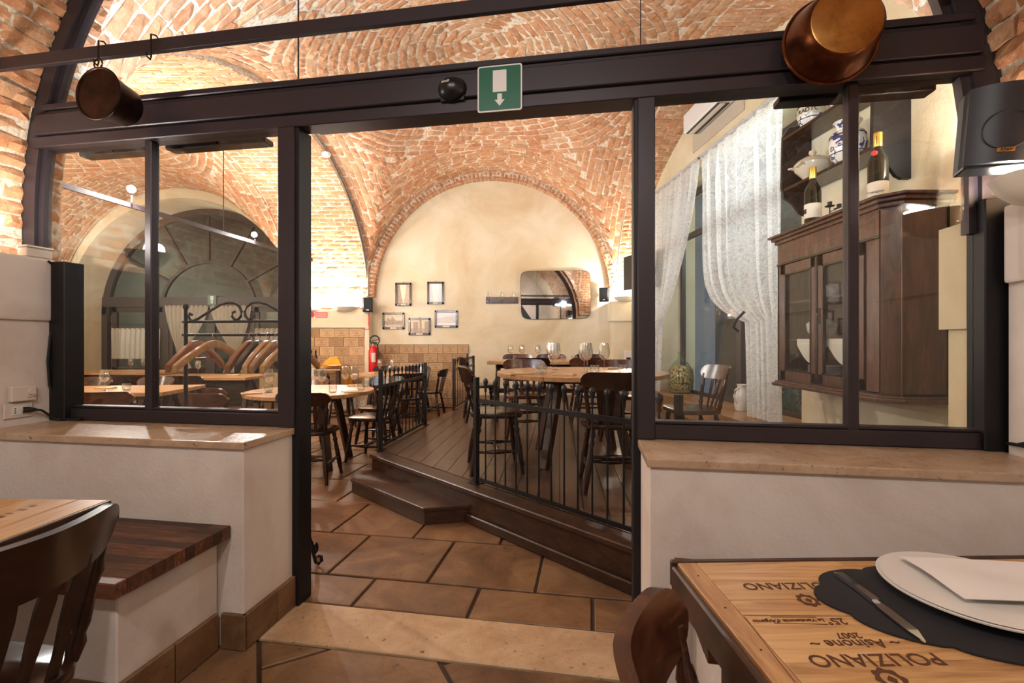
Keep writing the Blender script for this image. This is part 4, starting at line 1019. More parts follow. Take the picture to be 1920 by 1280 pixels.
for x0, x1, y0, y1, fn, lab in FR:
    X0, Z1 = wp_(x0, y0); X1, Z0 = wp_(x1, y1); r = thing('picture_frame', lab, 'picture', ((X0 + X1) / 2, YB - .002, (Z0 + Z1) / 2), 0, 'framed prints on the end wall'); w2, h2 = (X1 - X0) / 2, (Z1 - Z0) / 2; b = .035
    for a in ((-w2, w2, h2 - b, h2), (-w2, w2, -h2, -h2 + b * 1.2), (-w2, -w2 + b, -h2, h2), (w2 - b, w2, -h2, h2)): obj('frame_bar', MB().box(a[0], a[1], -.022, 0, a[2], a[3]), 'chair', r, bevel=.003)
    o = obj('print', street(fn, 2 * (w2 - b), 2 * (h2 - b * 1.1)), None, r); o.location = (0, -.008, .003)
    obj('caption_plate', MB().box(-w2 * .3, w2 * .3, -.024, -.02, -h2 + .008, -h2 + .034), 'label', r); obj('hanger', MB().box(-.004, .004, -.006, 0, h2, h2 + .02), 'black', r)
X0, Z1 = wp_(911, 555); X1, Z0 = wp_(972, 569); r = thing('coat_hook_rack', 'dark board with three wire coat hooks on the end wall', 'coat hooks', ((X0 + X1) / 2, YB - .002, (Z0 + Z1) / 2))
obj('board', MB().box(-.305, .305, -.022, 0, -.068, .055), 'chairm', r, bevel=.004)
for x in (-.26, -.01, .20): obj('hook', MB().tube([(x - .02, -.03, -.02), (x - .022, -.05, .06), (x - .012, -.06, .12), (x, -.062, .15), (x + .012, -.06, .12), (x + .022, -.05, .06), (x + .02, -.03, -.02), (x, -.07, -.05), (x - .02, -.03, -.02)], .006, 6), 'chrome', r, smooth=True)
X0, Z1 = wp_(977, 508); X1, Z0 = wp_(1107, 597); r = thing('wall_mirror', 'wide mirror with rounded corners on the end wall', 'mirror', ((X0 + X1) / 2, YB - .002, (Z0 + Z1) / 2)); r.rotation_euler = (0, math.radians(-.8), 0)
poly = []
for i in range(64):
    a = 2 * PI * i / 64; c_, s_ = math.cos(a), math.sin(a); poly.append((.65 * math.copysign(abs(c_) ** .2, c_) * (1 - .035 * (s_ < 0) * abs(s_)), .45 * math.copysign(abs(s_) ** .2, s_)))
mb = MB(); mb.M = Matrix.Rotation(PI / 2, 4, 'X'); mb.prism(poly, .006, .022); g = obj('glass', mb, 'mirror', r); mb = MB(); mb.M = Matrix.Rotation(PI / 2, 4, 'X'); mb.prism([(x * 1.012, y * 1.016) for x, y in poly], .0, .012); obj('backing', mb, 'greyp', r)
g.rotation_euler = (math.radians(.8), 0, math.radians(-1.2)); g.location = (0, -.006, 0)
def small_speaker(label, x, z, y, rz):
    r = thing('wall_speaker', label, 'loudspeaker', (x, y, z), rz, 'small black loudspeakers on the end wall')
    obj('cabinet', MB().box(-.09, .09, -.12, .0, -.13, .13), 'blackp', r, bevel=.015, seg=2); obj('grille', MB().box(-.075, .075, -.128, -.12, -.115, .115), 'rubber', r, bevel=.004); obj('badge', MB().box(-.02, .02, -.131, -.128, -.10, -.09), 'chrome', r); obj('bracket', MB().box(-.02, .02, 0, .1, -.02, .02), 'black', r)
small_speaker('small black loudspeaker on the pier corner above the extinguisher sign', -2.64, 1.915, 8.66, .25)
small_speaker('small black loudspeaker beside the pilaster wall lamp', 1.72, 2.11, 8.78, -.3)

# ------------------------------------------------------------------ wall lamps
def sconce(label, loc, rz, power, R=.20, bulb=True):
    r = thing('wall_lamp', label, 'wall lamp', loc, rz, 'plaster bowl wall lamps')          # local +y points into the wall
    prof = [(0.0, -.10), (R * .30, -.096), (R * .60, -.080), (R * .85, -.045), (R, 0), (R * .96, 0), (R * .80, -.038), (R * .55, -.070), (0, -.086)]
    obj('bowl', MB().lathe(prof, 20, PI, 2 * PI), 'bowl', r, smooth=True); obj('wall_plate', MB().box(-.05, .05, -.012, 0, -.07, -.01), 'bowl', r)
    obj('bulb', MB().cyl((-.05, -R * .45, -.02), (.05, -R * .45, -.02), .008, 8), 'bulb', r)
    l = lamp('wall_lamp_light', (0, -R * .5, 0.015), power, radius=.05, parent=r)
    return r
sconce('wall lamp over the no smoking sign, beside the door post', (-3.74, 8.715, 1.885), 0, 34, .235)
sconce('wall lamp above the pier, next to the small loudspeaker', (-3.08, 8.715, 1.885), 0, 34, .235)
sconce('wall lamp on the corner pilaster beside the mirror', (2.05, 8.62, 2.06), 0, 26)
sconce('wall lamp on the near side of the far room, facing the end wall', (-3.30, 2.72, 1.93), PI, 60)
sconce('wall lamp on the window wall beside the partition', (wallX(2.55) - .0, 2.55, 2.45), -PI / 2, 9)
sconce('wall lamp on the long side wall of the dining bay', (-8.46, 6.0, 2.0), PI / 2, 40)
sconce('second wall lamp on the long side wall of the dining bay', (-8.46, 4.0, 2.0), PI / 2, 40)
p_ = A(1.478, 1.82, 1.80); sconce('wall lamp on the brick right of the partition, under the loudspeaker', p_, RA - PI / 2, 7, .14)
p_ = A(-2.735, 1.62, 1.80); sconce('wall lamp on the near brick left of the partition', p_, RA + PI / 2, 6.5, .14)

# ------------------------------------------------------------------ lamp rail under the wide arch, spots, near room lamps
r = thing('lamp_rail', 'dark lamp rail crossing below the brick arch, seen through the window panes', 'lamp rail')
a, b = Vector((-4.30, 4.2, 2.73)), Vector((-3.60, 8.74, 2.73)); d = (b - a).normalized()
obj('rail', MB().quadbar([a, b], (0, 0, 1), (d.y, -d.x, 0), .05, .03), 'steel', r)
for t in (.02, .5, .97): q = a.lerp(b, t); obj('hanger_rod', MB().cyl(q, q + Vector((0, 0, .75 if t > .9 or t < .1 else 1.15)), .006, 6), 'steel', r)
q = a.lerp(b, .12); mb = MB(); mb.M = Matrix.Translation(q + Vector((0, 0, -.05))) @ Matrix.Rotation(PI / 2, 4, 'X'); mb.tube([(.03 * math.cos(i * PI / 8), .03 * math.sin(i * PI / 8), 0) for i in range(16)], .004, 6, True); obj('ring', mb, 'chrome', r)
def spot(label, q, aim, power, size=1.4):
    s = thing('spot_lamp', label, 'spot lamp', q, 0, 'spot lamps on rails'); d = (Vector(aim) - Vector(q)).normalized()
    obj('housing', MB().turn(Vector((0, 0, 0)) - d * .06, d * .05, [(0, .02), (.2, .035), (1, .042)], 14), 'steel', s, smooth=True); obj('lens', MB().turn(d * .048, d * .053, [(0, .036), (1, .036)], 14), 'spot', s); obj('stem', MB().cyl((0, 0, -.02), (0, 0, 2.7565 - q[2]), .008, 6), 'steel', s)
    lamp('spot_light', d * .075, power, radius=.03, parent=s)
q = px(247, 355, 5.12); spot('bright spot lamp on the rail behind the left window pane', q, (-2.0, 2.0, 2.2), 60)
q = px(478, 440, 7.06); spot('smaller spot lamp farther along the rail', q, (-2.6, 3.0, 2.2), 34)

# ------------------------------------------------------------------ pot rail with copper pans
r = thing('pot_rail', 'long flat steel bar crossing the arch, hung with copper pans', 'pot rail', rz=RA)
VR = 1.85
obj('bar', MB().box(-2.86, 1.41, VR - .012, VR + .012, 2.560, 2.618), 'steel', r, bevel=.002)
def hook(par, u, v=VR): 
    return obj('hook', MB().tube([(u, v + .018, 2.60), (u, v + .018, 2.632), (u, v, 2.640), (u, v - .022, 2.630), (u, v - .024, 2.58), (u, v - .022, 2.53), (u + .004, v - .03, 2.512), (u + .006, v - .048, 2.515), (u + .006, v - .05, 2.53)], .004, 6), 'black', par, smooth=True)
def uv_at(x, v): t = (x - 960) / F; Y = v / (t * ST + CT); return t * Y * CT - Y * ST
hook(r, uv_at(190, 1.84)); hook(r, uv_at(288, 1.84)); hook(r, uv_at(1560, 1.84))
def pan(name, label, u, v, z, R, Rb, depth, toward, mats, th=.004):
    """rim in the plane v; the body runs to +v (toward = 1) or to the viewer (-1)"""
    o = thing(name, label, 'pan', A(u, v, z), RA); Mx = Matrix.Rotation(-PI / 2 * toward, 4, 'X')
    mb = MB(); mb.M = Mx
    mb.lathe([(R + .006, 0), (R, .0), (R - .003, .01), ((R + Rb) / 2, depth * .55), (Rb + .012, depth * .9), (Rb, depth), (Rb - .004, depth - th), (Rb + .008, depth * .88), ((R + Rb) / 2 - th, depth * .55), (R - th - .002, .002)], 40); obj('wall', mb, mats[0], o, smooth=True)
    mb = MB(); mb.M = Mx; mb.lathe([(0, depth - th), (Rb, depth - th), (Rb + .001, depth - .001), (Rb - .006, depth + .002), (0, depth + .003)], 40); obj('bottom', mb, mats[1], o, smooth=True)
    mb = MB(); mb.M = Mx; mb.tube([((R + .003) * math.cos(i * PI / 20), (R + .003) * math.sin(i * PI / 20), 0) for i in range(40)], .005, 6, True); obj('rim', mb, mats[0], o, smooth=True)
    obj('ring', MB().tube([(.022 * math.cos(i * PI / 8), 0, R + .022 + .022 * math.sin(i * PI / 8)) for i in range(16)], .0035, 6, True), mats[0], o, smooth=True)
    return o
u = uv_at(184, 1.79); pan('copper_pot', 'dark copper pot hung on the rail, open side facing the room', u, 1.79, 2.365, .112, .075, .15, 1, ('oldcop', 'oldcop'))
u = uv_at(1553, 1.96); pan('copper_bucket', 'large brass copper bucket hung bottom outwards in front of the lintel', u, 1.945, 2.378, .160, .118, .12, -1, ('copper', 'brass'))

# ------------------------------------------------------------------ lintel fittings
c = A(uv_at(937, 2.01), 2.012, 0); zc = H + (640 - 166) / F * c.y
r = thing('exit_sign', 'green exit sign with a white door and down arrow on the lintel', 'sign', (c.x, c.y, zc), RA)
def rrect(w, h, rad): return [(sx * (w - rad) + rad * math.cos(a), sy * (h - rad) + rad * math.sin(a)) for sx, sy, a0 in ((1, 1, 0), (-1, 1, PI / 2), (-1, -1, PI), (1, -1, 1.5 * PI)) for a in [a0 + i * PI / 8 for i in range(5)]]
def plate(nm, poly, d0, d1, mat): mb = MB(); mb.M = XZ; mb.prism(poly, d0, d1); return obj(nm, mb, mat, r)
plate('border', rrect(.098, .100, .010), 0, .004, 'white'); plate('field', rrect(.092, .094, .007), .004, .0048, 'green')
plate('door_symbol', [(-.030, -.016), (.030, -.016), (.030, .078), (-.030, .078)], .0048, .0054, 'white')
plate('arrow', [(-.010, -.024), (.010, -.024), (.010, -.050), (.022, -.050), (0, -.077), (-.022, -.050), (-.010, -.050)], .0048, .0054, 'white')
c = A(uv_at(847, 2.0), 2.013, 0); zc = H + (640 - 171) / F * c.y
r = thing('motion_sensor', 'glossy black motion sensor dome on the lintel beside the exit sign', 'sensor', (c.x, c.y, zc), RA)
mb = MB(); tt = lambda j: .55 - j * (.55 + PI / 2); mb.grid(lambda i, j: (.064 * math.cos(tt(j)) * math.cos(PI * i), -.055 * math.cos(tt(j)) * math.sin(PI * i), .056 * math.sin(tt(j)) + .008), 24, 14); mb.grid(lambda i, j: (.064 * math.cos(.55) * math.cos(PI * i) * j, -.055 * math.cos(.55) * math.sin(PI * i) * j, .0373 + .008 * (1 - j * j)), 24, 4); obj('dome', mb, 'blackp', r, smooth=True)
obj('back_plate', MB().box(-.055, .055, -.006, 0, -.045, .036), 'blackp', r, bevel=.004)
text('lettering', 'PONZI', .013, 'white', r, Matrix.Translation((-.016, -.0545, .016)) @ Matrix.Rotation(math.radians(-16), 4, 'Z') @ Matrix.Rotation(math.radians(82), 4, 'X'), bold=.0003)

# ------------------------------------------------------------------ loudspeaker beside the partition
c = Vector((1.640, 1.60, 1.962)); r = thing('loudspeaker', 'black loudspeaker with a curved grille mounted at the brick arch', 'loudspeaker', c); r.rotation_euler = (math.radians(0), math.radians(4), math.radians(-27))
def curve_face(w, h, y0, bow, thick, mat, nm):
    mb = MB(); n = 16; vs = []
    for i in range(n + 1):
        t = -1 + 2 * i / n; x = w * t; y = y0 - bow * (1 - t * t)
        vs += [(x, y, -h), (x, y, h), (x, y + thick, h), (x, y + thick, -h)]
    mb.add(vs, [(4 * i + k, 4 * i + (k + 1) % 4, 4 * i + 4 + (k + 1) % 4, 4 * i + 4 + k) for i in range(n) for k in range(4)] + [(3, 2, 1, 0), (4 * n, 4 * n + 1, 4 * n + 2, 4 * n + 3)]); return obj(nm, mb, mat, r, smooth=True)
curve_face(.092, .128, -.055, .028, .05, 'greyp', 'grille'); obj('cabinet', MB().box(-.092, .092, -.056, .05, -.136, .136), 'blackp', r, bevel=.008, seg=2)
mb = MB(); mb.M = Matrix.Translation((.0, -.0830, -.025)) @ Matrix.Rotation(PI / 2, 4, 'X'); mb.tube([(.062 * math.cos(i * PI / 16), .062 * math.sin(i * PI / 16), 0) for i in range(32)], .0015, 6, True); obj('cone_ring', mb, 'greyp', r, smooth=True)
obj('badge', MB().box(-.022, .022, -.086, -.082, -.098, -.084), 'brass', r, bevel=.001); text('lettering', 'APart', .012, 'ink', r, Matrix.Translation((0, -.0866, -.091)) @ XZ, bold=.0003)
obj('bracket', MB().box(-.02, .02, .05, .11, -.03, .03), 'black', r)

# ------------------------------------------------------------------ small wall fittings on the left plaster
def on_left(v, z, du=0.0): return A(-2.752 + du, v, z)
RL = RA + PI / 2                                                # local -y faces out of the left wall, local x runs along v
r = thing('thermostat', 'white dial thermostat on the plaster above the socket', 'thermostat', on_left(1.885, .995), RL)
obj('case', MB().box(-.055, .050, -.026, 0, -.036, .036), 'whitep', r, bevel=.004); mb = MB(); mb.M = Matrix.Translation((.028, -.026, .008)) @ XZ; mb.lathe([(0, 0), (.016, 0), (.015, .008), (0, .008)], 20); obj('dial', mb, 'whitep', r, smooth=True)
obj('marking', MB().box(.012, .044, -.0268, -.026, -.0205, -.0185), 'ink', r)
r = thing('wall_socket', 'beige wall socket with a black plug in the left plaster', 'socket', on_left(1.875, .915), RL)
obj('plate', MB().box(-.063, .055, -.008, 0, -.036, .036), 'whitep', r, bevel=.003); obj('insert', MB().box(-.032, .030, -.011, -.008, -.020, .020), 'white', r)
for x in (-.020, .020):
    for z in (-.010, 0, .010): obj('hole', MB().box(x - .003, x + .003, -.0115, -.011, z - .0025, z + .0025), 'ink', r)
r = thing('power_cable', 'black cable from the wall socket down to the sill and frame', 'cable', (0, 0, 0))
obj('plug', MB().turn(on_left(1.885, .915, .012), on_left(1.930, .912, .030), [(0, .016), (.5, .014), (1, .008)], 10), 'blackp', r, smooth=True)
obj('cord', MB().tube([on_left(1.925, .912, .03), on_left(1.95, .905, .035), on_left(1.98, .875, .04), on_left(2.0, .855, .05), on_left(2.02, .851, .10), on_left(2.025, .851, .18)], .0055, 8), 'rubber', r, smooth=True)
r = thing('frame_cable', 'black cable looping down beside the left steel side post', 'cable', (0, 0, 0))
obj('cord', MB().tube([on_left(1.99, 1.66, .02), on_left(2.02, 1.64, .012), on_left(2.022, 1.5, .010), on_left(2.022, 1.36, .02), on_left(2.005, 1.28, .012), on_left(1.995, 1.15, .010), on_left(2.0, 1.03, .012), on_left(2.02, .93, .02), on_left(2.025, .86, .02)], .006, 8), 'rubber', r, smooth=True)
r = thing('junction_box', 'pale junction box on top of the left impost', 'junction box', on_left(1.97, 1.674, -.03), RL); obj('case', MB().box(-.06, .055, -.03, .03, 0, .045), 'whitep', r, bevel=.004); obj('lid', MB().box(-.065, .058, -.035, .03, .045, .056), 'whitep', r, bevel=.003)
def on_right(v, z, du=0.0): return A(1.498 - du, v, z)
r = thing('wall_switch', 'beige switch plate at the right edge of the sill', 'switch', on_right(1.79, .90), RA - PI / 2); obj('plate', MB().box(-.05, .055, -.008, 0, -.036, .036), 'whitep', r, bevel=.003); obj('rocker', MB().box(-.03, .01, -.011, -.008, -.016, .016), 'porc', r)
r = thing('short_cable', 'short black cable stub between right frame and switch plate', 'cable', (0, 0, 0))
for dz in (0, -.022): obj('cord', MB().tube([on_right(1.845, .915 + dz, .006), on_right(1.88, .91 + dz, .012), on_right(1.94, .885, .012), on_right(1.99, .88, .004)], .006, 8), 'rubber', r, smooth=True)

# ------------------------------------------------------------------ benches
def bench(label, u0, u1, baseu0, baseu1, vis):
    r = thing('built_in_bench', label, 'bench', (0, 0, 0), RA, 'plaster benches with walnut seats')
    obj('plaster_base', MB().box(baseu0, baseu1, 1.29, 1.708, .0, .452), 'plaster', r, bevel=.005)
    n = 11; v0, v1 = 1.232, 1.708; dv = (v1 - v0) / n
    for k in range(n):
        u = u0 - random.uniform(0, .3)
        while u < u1:
            a_, b_ = max(u, u0), min(u + random.uniform(.28, .55), u1); u = b_
            if b_ - a_ > .004: obj('stave', MB().box(a_, b_, v0 + k * dv, v0 + (k + 1) * dv, .452, .502 - random.uniform(0, .0005)), 'walnut', r, bevel=.0008 if k not in (0,) else .003)
            if b_ >= u1: break
    bb = .15
    if vis > 0: 
        for a_, b_ in ((1.272, 1.49), (1.494, 1.694)): obj('skirting_tile', MB().box(baseu1, baseu1 + .018, a_, b_, .002, bb), 'tile', r, bevel=.003)
        for a_, b_ in ((-2.1, -1.80), (-1.796, baseu1 + .018)): obj('skirting_tile', MB().box(a_, b_, 1.272, 1.29, .002, bb), 'tile', r, bevel=.003)
    else:
        obj('skirting_tile', MB().box(baseu0 - .018, baseu0, 1.272, 1.697, .002, bb), 'tile', r, bevel=.003); obj('skirting_tile', MB().box(baseu0 - .018, 1.4, 1.272, 1.29, .002, bb), 'tile', r, bevel=.003)
bench('white plaster bench with a walnut stave seat left of the doorway', -2.75, -1.447, -2.75, -1.505, 1)
bench('plaster bench with a walnut seat half hidden under the pine table', .285, 1.49, .345, 1.49, -1)

# ------------------------------------------------------------------ near pine tables
def crate_table(name, label, loc, rz, lx, ly, h, boards):
    r = thing(name, label, 'table', loc, rz)
    for (x0, x1, y0, y1, mt) in boards: obj('top_board', MB().box(x0 + .0006, x1 - .0006, y0 + .0006, y1 - .0006, h - .022, h), mt, r, bevel=.0012)
    return r
TH_R = .755
RT = thing('pine_table', 'varnished pine table of wine crate panels at the lower right', 'table', (.37, 1.058, 0), math.radians(1.5))   # local x right, -y to the viewer
LXT, LYT = 1.09, 1.0
rim = .042
obj('rim_strip', MB().box(0, rim, -.42, 0, TH_R - .03, TH_R), 'pinerim', RT, bevel=.002); obj('rim_strip', MB().box(0, rim, -LYT, -.421, TH_R - .03, TH_R), 'pinerim', RT, bevel=.002)
obj('back_edge', MB().box(-.012, LXT, 0, .014, TH_R - .055, TH_R + .002), 'tleg', RT, bevel=.002); obj('side_edge', MB().box(-.014, 0, -LYT, .0, TH_R - .075, TH_R - .006), 'tleg', RT, bevel=.004)
ys_ = [0, -.085, -.155, -.215, -.235, -.33, -.425, -.445, -.56, -.70, -.85, -1.0]
for k in range(len(ys_) - 1):
    x0 = rim if k in (0, 1, 2) else rim
    splits = [x0, .36, .80, LXT] if k == 0 else [x0, LXT] if k % 3 == 0 else [x0, .62, LXT]
    for a_, b_ in zip(splits[:-1], splits[1:]): obj('top_board', MB().box(a_ + .0006, b_ - .0006, ys_[k + 1] + .0005, ys_[k] - .0005, TH_R - .022, TH_R - .0002), 'pine', RT, bevel=.0010)
for x, y in ((.06, -.08), (LXT - .1, -.08), (.06, -.9), (LXT - .1, -.9)): obj('leg', MB().box(x, x + .07, y - .07, y, 0, TH_R - .03), 'tleg', RT, bevel=.004)
for y in (-.06, -.18, -.30, -.40): mb = MB(); mb.M = Matrix.Translation((.022, y, TH_R)); mb.lathe([(0, 0.0004), (.0022, .0004), (.0022, 0)], 8); obj('nail', mb, 'ink', RT)
def on_top(x, y, rot=PI): return Matrix.Translation((x, y, TH_R + .0004)) @ Matrix.Rotation(rot, 4, 'Z')
def tl(body, x, y, s, **k): return text('lettering', body, s, 'burn', RT, on_top(x, y), .0002, 'CENTER', bold=.0004, **k)
def emblem(x, y, s):
    mb = MB(); n = 40; vs = []
    for i in range(n):
        a_ = 2 * PI * i / n; k = 1 + .10 * math.cos(8 * a_); vs += [(x + s * .9 * k * math.cos(a_), y + s * k * math.sin(a_), TH_R + .0006), (x + s * .55 * math.cos(a_), y + s * .62 * math.sin(a_), TH_R + .0006)]
    mb.add(vs, [(2 * i, 2 * i + 1, (2 * i + 3) % (2 * n), (2 * i + 2) % (2 * n)) for i in range(n)]); obj('printed_emblem', mb, 'burn', RT)
    mb = MB(); mb.add([(x - s * .3, y - s * .1, TH_R + .0006), (x + s * .1, y - s * .42, TH_R + .0006), (x + s * .34, y + .0, TH_R + .0006), (x + .1 * s, y + s * .35, TH_R + .0006), (x - s * .2, y + s * .1, TH_R + .0006)], [(0, 1, 2, 3, 4)]); mb.add([(x - s * .55, y - s * .3, TH_R + .0004), (x - s * .2, y - s * .55, TH_R + .0004), (x + .2 * s, y - s * .55, TH_R + .0004)], [(0, 1, 2)]); obj('printed_emblem', mb, 'burn', RT)
def tloc(x, y): t = (x - 960) / F; Y = F * (H - TH_R) / (y - 640); p = Vector((t * Y - .37, Y - 1.058)); c_, s_ = math.cos(math.radians(-1.5)), math.sin(math.radians(-1.5)); return (p.x * c_ - p.y * s_, p.x * s_ + p.y * c_)
P1 = tloc(1468, 1098); tl('POLIZIANO', P1[0] + .012, P1[1], .036); P2 = tloc(1515, 1125); emblem(P2[0], P2[1], .021)
P3 = tloc(1500, 1163); tl("La Vendemmia d'Argento", P3[0] - .02, P3[1], .0125, shear=.2); P4 = tloc(1562, 1164); tl("25\u00b0", P4[0] + .004, P4[1], .026)
P5 = tloc(1590, 1191); tl('2007', P5[0], P5[1], .021); P6 = tloc(1604, 1206); tl('~ Asinone ~', P6[0], P6[1], .030); P7 = tloc(1640, 1236); tl('POLIZIANO', P7[0], P7[1], .040); P8 = tloc(1672, 1274); emblem(P8[0], P8[1], .024)
for (xa, ya), (xb, yb) in (((1452, 1168), (1552, 1170)), ((1445, 1156), (1530, 1157)), ((1393, 1153), (1610, 1155)), ((1396, 1156), (1490, 1278))):
    a_, b_ = tloc(xa, ya), tloc(xb, yb); obj('printed_line', MB().quadbar([(a_[0], a_[1], TH_R + .0002), (b_[0], b_[1], TH_R + .0002)], (-(b_[1] - a_[1]), b_[0] - a_[0], 0), (0, 0, 1), .0012, .0004), 'burn', RT)
# left pine table
LT = thing('pine_table', 'pine crate table standing over the left bench', 'table', (-1.27, 1.487, 0), math.radians(-2))
for x0, x1 in ((-.095, 0), (-.26, -.095), (-.42, -.26), (-.60, -.42), (-.85, -.60), (-1.1, -.85)): o = obj('top_board', MB().box(-.70, 0, -(x1 - x0) / 2 + .0012, (x1 - x0) / 2 - .0012, .712, .752), 'pine', LT, bevel=.002); o.location.x = (x0 + x1) / 2; o.rotation_euler.z = PI / 2
obj('side_edge', MB().box(0, .012, -.70, 0, .70, .751), 'tleg', LT, bevel=.003)
for x, y in ((-.36, -.1), (-1.0, -.1), (-.36, -.65), (-1.0, -.65)): obj('leg', MB().box(x - .035, x + .035, y - .035, y + .035, 0, .712), 'tleg', LT, bevel=.004)
for k in range(8): y = -.06 - .03 * k; obj('printed_mark', MB().box(-.190, -.172 + .006 * (k % 2), y - .010, y + .006 - .004 * (k % 3), .7519, .7524), 'burn', LT)
obj('printed_mark', MB().prism([(-.205, -.33), (-.165, -.33), (-.155, -.37), (-.185, -.40), (-.215, -.37)], .7519, .7524), 'burn', LT)
chair('chair', -1.235, .985, 84, 'dark wooden chair cut by the left picture edge, back rail rising over the table', scale=(1.02, 1.02, 1.06))
chair('chairm', .443, .61, -104, 'brown wooden chair pushed against the pine table at the lower right', scale=(1, 1, 1))

# placemat, plate, napkin, cutlery
def tw(x, y, dz=0.0): q = tloc(x, y); return RT.matrix_basis @ Vector((q[0], q[1], TH_R + dz))
pc = Vector((.885, .90))
poly = []
for i in range(120):
    a_ = 2 * PI * i / 120; k = 1 + .085 * abs(math.sin(a_ * 4.5)) ** .6; poly.append((.252 * k * math.cos(a_), .150 * k * math.sin(a_)))
obj('placemat', MB().prism(poly, 0, .003), 'mat', None, (pc.x - .028, pc.y - .031, TH_R + .0016), math.radians(-9), label='black scalloped placemat on the pine table', cat='placemat')
r = thing('dinner_plate', 'white dinner plate on the black placemat', 'plate', (pc.x, pc.y, TH_R + .0045))
lath('dish', [(0, 0), (.085, 0), (.105, .006), (.152, .020), (.153, .023), (.150, .0235), (.104, .0105), (.084, .005), (0, .005)], 'porc', r, 64)
for k in range(5): rr_ = .112 + .008 * k; lath('embossed_ring', [(rr_, .0130 + .0026 * k), (rr_ + .002, .0145 + .0026 * k), (rr_ + .004, .0142 + .0026 * k)], 'porc', r, 64)
mb = MB(); mb.grid(lambda i, j: ((i - .5) * .26, (j - .5) * .165, .022 + .006 * math.sin(i * 5 + 2 * j) * math.sin(3 * j) + .010 * i * (1 - i)), 20, 14); mb.grid(lambda i, j: ((i - .5) * .258, (j - .5) * .163, .0205 + .006 * math.sin(i * 5 + 2 * j) * math.sin(3 * j) + .008 * i * (1 - i)), 20, 14)
obj('paper_napkin', mb, 'paper', None, (pc.x + .055, pc.y + .005, TH_R + .017), math.radians(-6), smooth=True, label='white paper napkin laid across the dinner plate', cat='napkin')
k0, k1 = tw(1570, 1083), tw(1745, 1215); mid = (k0 + k1) / 2; dd = k1 - k0
obj('table_knife', knife_mb(dd.length * .97), 'chrome', None, (mid.x, mid.y, TH_R + .0045), math.atan2(dd.y, dd.x) - PI / 2, label='steel knife on the black placemat left of the plate', cat='knife')
q = tw(1912, 1092); obj('table_fork', fork_mb(.19), 'chrome', None, (q.x + .06, q.y - .045, TH_R + .0045), math.radians(48), label='steel fork on the right side of the dinner plate', cat='fork')

# ------------------------------------------------------------------ window, curtains and ledge on the right wall
WR = math.atan(.08)
def W(y, d, z): return Vector((wallX(y) + d, y, z))              # d: into the wall
r = thing('window_2', 'tall dark framed window behind the damask curtains', 'window', kind='structure')
dW = .36
def wbar(nm, y0, y1, z0, z1, d0, d1, mat='doorw', par=None):
    vs = [W(y, d, z) for z in (z0, z1) for y, d in ((y0, d0), (y1, d0), (y1, d1), (y0, d1))]
    return obj(nm, MB().add(vs, [(3, 2, 1, 0), (4, 5, 6, 7), (0, 1, 5, 4), (1, 2, 6, 5), (2, 3, 7, 6), (3, 0, 4, 7)]), mat, par if par else r)
for y0, y1 in ((WY0, WY0 + .07), (WY1 - .07, WY1), (5.92, 6.02)): wbar('frame_post', y0, y1, WZ0, WZ1, dW, dW + .06)
for z0, z1 in ((WZ0, WZ0 + .08), (WZ1 - .08, WZ1), (2.85, 2.93)): wbar('frame_rail', WY0, WY1, z0, z1, dW, dW + .06)
for y0, y1 in ((WY0 + .07, 5.92), (6.02, WY1 - .07)):
    for z0, z1 in ((WZ0 + .08, 2.85), (2.93, WZ1 - .08)): wbar('pane', y0, y1, z0, z1, dW + .028, dW + .034, 'pane')
wall('wall_outside', 'dim grey green wall outside the tall window', MB().box(4.3, 4.5, 1.0, 10, -.2, 4.5), 'night')
lamp('street_light', (3.75, 5.2, 3.3), 45, (.85, .95, 1.0), .2)
for k, (y, z, rr_) in enumerate(((4.6, .2, .36), (5.5, .1, .34), (6.4, .2, .36), (7.3, .1, .34))):
    mb = MB(); rn = random.Random(k)
    for i in range(170):
        a_, b_ = rn.uniform(0, 2 * PI), rn.uniform(-.3, 1.4); R = rr_ * rn.uniform(.75, 1.05); c = Vector((R * math.cos(a_) * math.cos(b_) * .7, R * math.sin(a_) * math.cos(b_), R * math.sin(b_) * 1.3 + .3)); t = Vector((rn.uniform(-1, 1), rn.uniform(-1, 1), rn.uniform(-1, 1))).normalized(); s_ = t.cross(Vector((.3, .5, .8))).normalized()
        mb.add([c, c + t * .05 + s_ * .02, c + t * .10, c + t * .05 - s_ * .02], [(0, 1, 2, 3)])
    mb.cyl((0, 0, -.3), (0, 0, .5), .012, 5)
    obj('garden_shrub', mb, 'leaf', None, (3.75, y, z), label='%s dim green shrub outside the tall window' % ('first', 'second', 'third', 'farthest')[k], cat='shrub', group='shrubs outside the window')
led = thing('window_ledge', 'broad oak ledge below the curtained window', 'ledge')
obj('board', MB().prism([(2.29, 3.9), (2.29, 8.05), (wallX(8.05) - .005, 8.05), (wallX(7.66) - .005, 7.67), (wallX(7.66) + dW - .01, 7.655), (wallX(4.3) + dW - .01, 4.305), (wallX(4.3) - .005, 4.29), (wallX(3.9) - .005, 3.9)], .424, .458), 'ledge', led, bevel=.003)
obj('front_board', MB().box(2.31, 2.34, 3.9, 8.05, ZP, .424), 'ledge', led)
r = thing('curtain_rod', 'thin dark rod carrying the damask curtains', 'curtain rod'); ROD = 3.60
obj('rod', MB().cyl(W(4.2, -.10, ROD), W(7.86, -.10, ROD), .011, 8), 'black', r, smooth=True)
for y in (4.25, 6.022, 7.82): obj('bracket', MB().cyl(W(y, -.10, ROD), W(y, 0.0, ROD), .007, 6), 'black', r)
